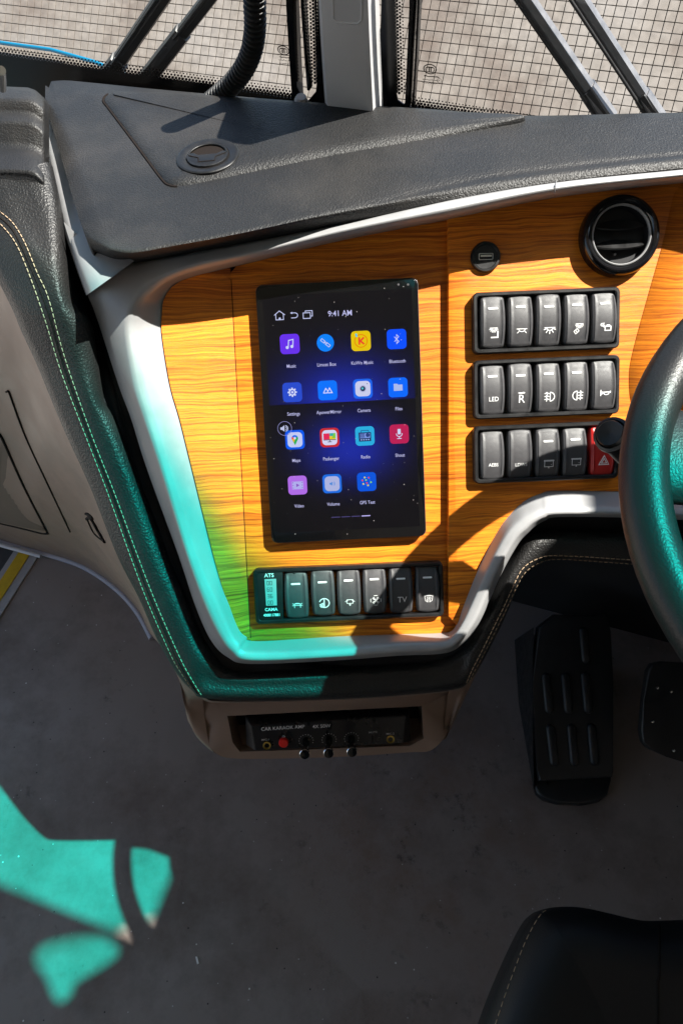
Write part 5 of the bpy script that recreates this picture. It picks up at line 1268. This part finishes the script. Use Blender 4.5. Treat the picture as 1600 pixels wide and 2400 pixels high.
# maker's mark printed on each pane (seen from behind)
def mark(px, py, s, parent):
    ex = (GLp(px + 10, py + 1) - GLp(px, py)).normalized(); m_ = axis_matrix(GLp(px, py, -0.003), -gn_, ex)
    g = [S_([arc(0, 0, 11, 0, 360, 28, 8.2)], 1.8), S_([[(-5, 3.2), (5, 3.2)], [(-1.6, 3.2), (-1.6, -5)], [(1.6, 3.2), (1.6, -5)]], 2.0), S_([arc(-4.6, -0.4, 3.2, 100, 250, 8), arc(4.6, -0.4, 3.2, -70, 80, 8)], 1.4)]
    for row, (x0, x1) in enumerate(((-10, 15), (-13, 18), (-13, 12))):
        x = x0
        while x < x1:
            l_ = random.uniform(0.8, 2.2); g.append(S_([[(x, -13 - row * 6), (x + l_, -13 - row * 6 + random.uniform(-1.2, 1.2))]], 1.6 if row == 0 else 1.0)); x += l_ + 0.9
    g.append(S_([arc(17, -19, 4, 0, 360, 14)], 0.6))
    q = merge_geo(g); mesh_obj('maker_mark', [m_ @ (v * s) for v in q[0]], q[1], MAT['frit'], parent, False)
dpx = (GLp(664, 118) - CAM).dot(FW) / 1600
mark(664, 118, dpx * 1.25, pl_); mark(1007, 162, dpx * 1.3, pr_)

# centre pillar
pil = thing('windscreen_pillar', 'grey windscreen pillar standing between the two panes', 'pillar', BB(pil_c, G0 - 0.03, 1.0))
PW = 0.028
def pil_pt(px, py, off): return GLp(px, py, off)
lft = [(746, -260), (749, 0), (764, 245), (768, 300)]; edg = [(862, -260), (862, 0), (874, 262), (877, 310)]; rgt = [(886, -260), (888, 0), (898, 262), (900, 310)]
A_ = [pil_pt(*p, -0.040) for p in lft]; E1 = [pil_pt(*p, -0.046) for p in edg]; C1 = [pil_pt(*p, -0.012) for p in rgt]; Z1 = [pil_pt(p[0] - 3, p[1], 0.0) for p in lft]
mid1 = [a.lerp(b, 0.06) - gn_ * 0.004 for a, b in zip(A_, E1)]; mid2 = [a.lerp(b, 0.97) - gn_ * 0.001 for a, b in zip(A_, E1)]; m3 = [a.lerp(b, 0.12) for a, b in zip(E1, C1)]
loft('pillar_cover', [Z1, A_, mid1, mid2, E1, m3, C1], MAT['grey'], pil, 4, 1, False, 50)
pn_ = [pil_pt(*p, -0.047) for p in ((775, -260), (848, -260), (846, 45), (838, 54), (790, 50), (781, 42))]
prism('recess_panel', pn_, gn_ * 0.002, plain('pillar_recess_grey', (0.36, 0.36, 0.37), 0.55, 0, 0.3), pil, 0, auto=None, smooth=False)
tube('recess_lip', [pil_pt(*p, -0.0465) for p in ((777, -100), (781, 42), (790, 51), (838, 55), (847, 46), (849, -100))], 0.0012, MAT['grey'], pil, 8)
# dark weather strips beside the pillar
def gstrip(name, label, pxs, w_, d_, off, mat):
    pts = [GLp(*p, off) for p in pxs]; sd_ = BR * w_
    bm = bmesh.new(); k = len(pts)
    ring_ = []
    for p in pts: ring_.append([bm.verts.new(q) for q in (p - sd_ / 2, p - sd_ * 0.3 - gn_ * d_, p + sd_ * 0.3 - gn_ * d_, p + sd_ / 2)])
    for a, b in zip(ring_, ring_[1:]):
        for i in range(3): bm.faces.new((a[i], a[i + 1], b[i + 1], b[i]))
    bm.faces.new(ring_[0]); bm.faces.new(ring_[-1])
    o = from_bm(name, bm, mat, None, True, None, 30); tag(o, label, 'weather strip'); return o
gstrip('weather_strip', 'dark rubber strip down the right side of the left windscreen pane', [(686, -200), (688, 0), (694, 120), (700, 225)], 0.011, 0.012, -0.004, MAT['blackgloss'])
gstrip('weather_strip', 'thin black strip next to the dotted edge left of the pillar', [(712, -200), (714, 0), (722, 120), (728, 200)], 0.0045, 0.008, -0.004, MAT['blackgloss'])
gstrip('weather_strip', 'dark rubber strip down the left side of the right windscreen pane', [(972, -200), (970, 0), (964, 120), (958, 238)], 0.006, 0.010, -0.004, MAT['blackgloss'])
gstrip('weather_strip', 'slim glossy strip nearest the right side of the pillar', [(986, -200), (984, 0), (978, 120), (970, 246)], 0.0035, 0.006, -0.004, MAT['blackgloss'])
bl = tube('grab_bolt', [GLp(700, 250, -0.03), GLp(706, 236, -0.03), GLp(706, 226, -0.03)], lambda t, i: (0.006, 0.007, 0.005)[i], MAT['grey'], None, 14); tag(bl, 'small grey ring bolt at the foot of the rubber strip', 'bolt')
# corrugated hose
hp = [GLp(*p, -0.035) for p in ((602, -260), (600, -120), (597, 0), (598, 60), (592, 110), (575, 155), (550, 190), (528, 212), (500, 235), (470, 260))]
hpts = resample(smooth_line(hp, 10), 0.00125)
ho = tube('corrugated_hose', hpts, lambda t, i: 0.0092 + (0.0014 if i % 4 in (1, 2) else -0.0008), MAT['black'], None, 16, True, 25)
tag(ho, 'black corrugated hose hanging in front of the left windscreen pane', 'hose')
# wipers outside the glass
MAT['wiper'] = plain('wiper_black', (0.02, 0.02, 0.021), 0.4, 0, 0.5, 0.2, 60)
MAT['wiper_grey'] = plain('wiper_grey', (0.17, 0.17, 0.18), 0.4, 0.4, 0.5, 0.2, 60)
def wiper(label, a, b, w_, mat, knuckle, base=None):
    A, B_ = GLp(*a, 0.05), GLp(*b, 0.05)
    root = thing('wiper_arm', label, 'wiper', B_, 'wiper arms outside the windscreen')
    d_ = (B_ - A).normalized(); sd_ = gn_.cross(d_).normalized()
    bm = bmesh.new()
    sec = [(-1, 0), (-0.8, -0.5), (0.0, -0.62), (0.8, -0.5), (1, 0), (0.6, 0.4), (-0.6, 0.4)]
    rg = []
    for t_, s_ in ((-0.6, 0.92), (0.0, 0.95), (knuckle - 0.002, 1.0), (knuckle, 1.22), (1.0, 1.35)):
        c = A + (B_ - A) * t_; rg.append([bm.verts.new(c + sd_ * (x * w_ / 2 * s_) + gn_ * (y * w_ * s_)) for x, y in sec])
    for p, q in zip(rg, rg[1:]):
        for i in range(7): bm.faces.new((p[i], p[(i + 1) % 7], q[(i + 1) % 7], q[i]))
    bm.faces.new(rg[0]); bm.faces.new(rg[-1])
    from_bm('arm', bm, mat, root, True, None, 25)
    c = A + (B_ - A) * (knuckle + (1 - knuckle) * 0.45)
    bm = bmesh.new(); m_ = axis_matrix(c, -gn_, d_); bevel_box(bm, (0, 0, w_ * 0.55), (w_ * 2.6, w_ * 0.8, w_ * 0.4), w_ * 0.12, 2); bmesh.ops.transform(bm, matrix=m_, verts=bm.verts); from_bm('knuckle', bm, MAT['wiper'], root, True)
    e1, e2 = A + (B_ - A) * 0.05 + sd_ * w_ * 0.25 - gn_ * w_ * 0.7, A + (B_ - A) * (knuckle + 0.05) + sd_ * w_ * 0.25 - gn_ * w_ * 0.75
    tube('washer_tube', [e1 - (B_ - A) * 0.6, e1, e2], 0.0016, MAT['wiper'], root, 8)
    return root
wiper('dark wiper arm nearer the left edge, leaning right', (398, -30), (258, 175), 0.017, MAT['wiper'], 0.80)
wiper('dark wiper arm left of the corrugated hose', (510, -30), (340, 190), 0.015, MAT['wiper'], 0.42)
wiper('grey wiper arm crossing the middle of the right pane', (1216, -30), (1425, 275), 0.0145, MAT['wiper_grey'], 0.74)
wiper('dark grey wiper arm nearest the right edge', (1342, -30), (1540, 275), 0.013, MAT['wiper_grey'], 0.80)

# grooved hinge post at far left edge of the dash
po = tube('chrome_post', [ZP(6, 207, 1.13), ZP(4, 165, 1.16)], 0.0035, MAT['chrome'], None, 12); tag(po, 'thin metal post standing at the far left edge', 'post')

# ------------------------------------------------------------------ tiled embankment in front of the bus
TN = (BF * -0.72 + BZ * 0.69).normalized()
TO = BB(0, 2.7, 0.0)
TUx = BR.copy(); TUx = (TUx - TN * TUx.dot(TN)).normalized(); TVy = TN.cross(TUx)
tw = thing('tiled_bank', 'sloping bank of small beige square tiles seen through the windscreen', 'tiled wall', TO - BZ * 0.7)
MAT['tile'] = None
m, t, b = new_mat('beige_tile'); tc = N(t, 'ShaderNodeTexCoord'); oi = N(t, 'ShaderNodeObjectInfo')
nz = N(t, 'ShaderNodeTexNoise'); setin(nz, Scale=2.2, Detail=6.0, Roughness=0.65); geo_n = N(t, 'ShaderNodeNewGeometry'); t.links.new(geo_n.outputs['Position'], nz.inputs['Vector'])
cr = N(t, 'ShaderNodeValToRGB'); e = cr.color_ramp.elements; e[0].position = 0.34; e[0].color = (0.13, 0.100, 0.08, 1); e[1].position = 0.66; e[1].color = (0.235, 0.21, 0.187, 1)
x = e.new(0.5); x.color = (0.205, 0.178, 0.152, 1)
t.links.new(nz.outputs[0], cr.inputs[0])
n2 = N(t, 'ShaderNodeTexNoise'); setin(n2, Scale=35.0, Detail=5.0); t.links.new(geo_n.outputs['Position'], n2.inputs['Vector'])
mr = N(t, 'ShaderNodeMapRange'); setin(mr, To_Min=0.82, To_Max=1.14); mr.inputs['From Min'].default_value = 0.3; mr.inputs['From Max'].default_value = 0.7; t.links.new(n2.outputs[0], mr.inputs[0])
mx = N(t, 'ShaderNodeMix', data_type='RGBA', blend_type='MULTIPLY'); mx.inputs[0].default_value = 1; t.links.new(cr.outputs[0], mx.inputs[6]); t.links.new(mr.outputs[0], mx.inputs[7]); t.links.new(mx.outputs[2], b.inputs['Base Color']); b.inputs['Roughness'].default_value = 0.75
MAT['tile'] = m
def TP(px, py):
    q = PL(px, py, TO, TN) - TO; return q.dot(TUx), q.dot(TVy)
PT = abs(TP(318, 60)[0] - TP(300, 60)[0]) * 0.98
GAP = PT * 0.085
tb = [Vector((x, y, z)) for z, s_ in ((-0.006, 1.0), (0.0040, 1.0), (0.0043, 0.96)) for x, y in ((-1 * s_, -1 * s_), (s_, -s_), (s_, s_), (-s_, s_))]
hs = (PT - GAP) / 2
tile_v = [Vector((p.x * hs, p.y * hs, p.z)) for p in tb]
tile_f = [(8, 9, 10, 11)] + [(a * 4 + i, a * 4 + (i + 1) % 4, a * 4 + 4 + (i + 1) % 4, a * 4 + 4 + i) for a in (0, 1) for i in range(4)]
tme = bpy.data.meshes.new('tile'); tme.from_pydata([tuple(v) for v in tile_v], [], tile_f); tme.materials.append(MAT['tile'])
def proj(p):
    q = p - CAM; d_ = q.dot(FW); return 800 + 1600 * q.dot(CR) / d_, 1200 - 1600 * q.dot(CU) / d_
cells = []
u0, u1 = TP(-500, 100)[0], TP(2100, 100)[0]; v0, v1 = TP(800, 420)[1], TP(800, -160)[1]
for i in range(int(u0 / PT) - 1, int(u1 / PT) + 2):
    for j in range(int(v0 / PT) - 12, int(v1 / PT) + 6):
        c = TO + TUx * (i * PT) + TVy * (j * PT); px, py = proj(c)
        vis = -15 < px < 1615 and -15 < py < 275 and not (740 < px < 985) and not (px < 740 and py > 140 + px * 0.14)
        cells.append((vis, py, c))
vis = sorted([q for q in cells if q[0]], key=lambda q: -q[1])
near = vis[:300]; ns_ = set(id(q) for q in near)
mt_ = Matrix((TUx, TVy, TN)).transposed()
for q in near:
    o = bpy.data.objects.new('tile', tme); COL.objects.link(o); o.parent = tw; o.matrix_parent_inverse = tw.matrix_basis.inverted()
    mb = mt_.to_4x4(); mb.translation = q[2] + TN * random.uniform(-0.0008, 0.0008); o.matrix_basis = mb
V = []; F = []
for q in cells:
    if id(q) in ns_: continue
    b0 = len(V); V += [q[2] + mt_ @ v for v in tile_v]; F += [tuple(i + b0 for i in f_) for f_ in tile_f]
o = mesh_obj('tile_field', V, F, MAT['tile'], tw, False); o['kind'] = 'stuff'
cs = [TO + TUx * a + TVy * b_ for a, b_ in ((u0 - 1, v0 - 1.2), (u1 + 1, v0 - 1.2), (u1 + 1, v1 + 0.6), (u0 - 1, v1 + 0.6))]
prism('grout_bed', [p + TN * 0.001 for p in cs], -TN * 0.12, plain('dark_grout', (0.030, 0.025, 0.022), 0.9, 0, 0.1, 0.2, 10), tw, 0, auto=None, smooth=False)
bh = tube('blue_hose', [PL(px, py, TO, TN) + TN * 0.03 for px, py in ((-150, 85), (-40, 100), (22, 109), (80, 117), (130, 124), (180, 138), (230, 152), (300, 180))], 0.008, plain('blue_rubber', (0.0, 0.13, 0.24), 0.4), None, 10); tag(bh, 'bright blue hose lying against the tiled bank at far left', 'hose')
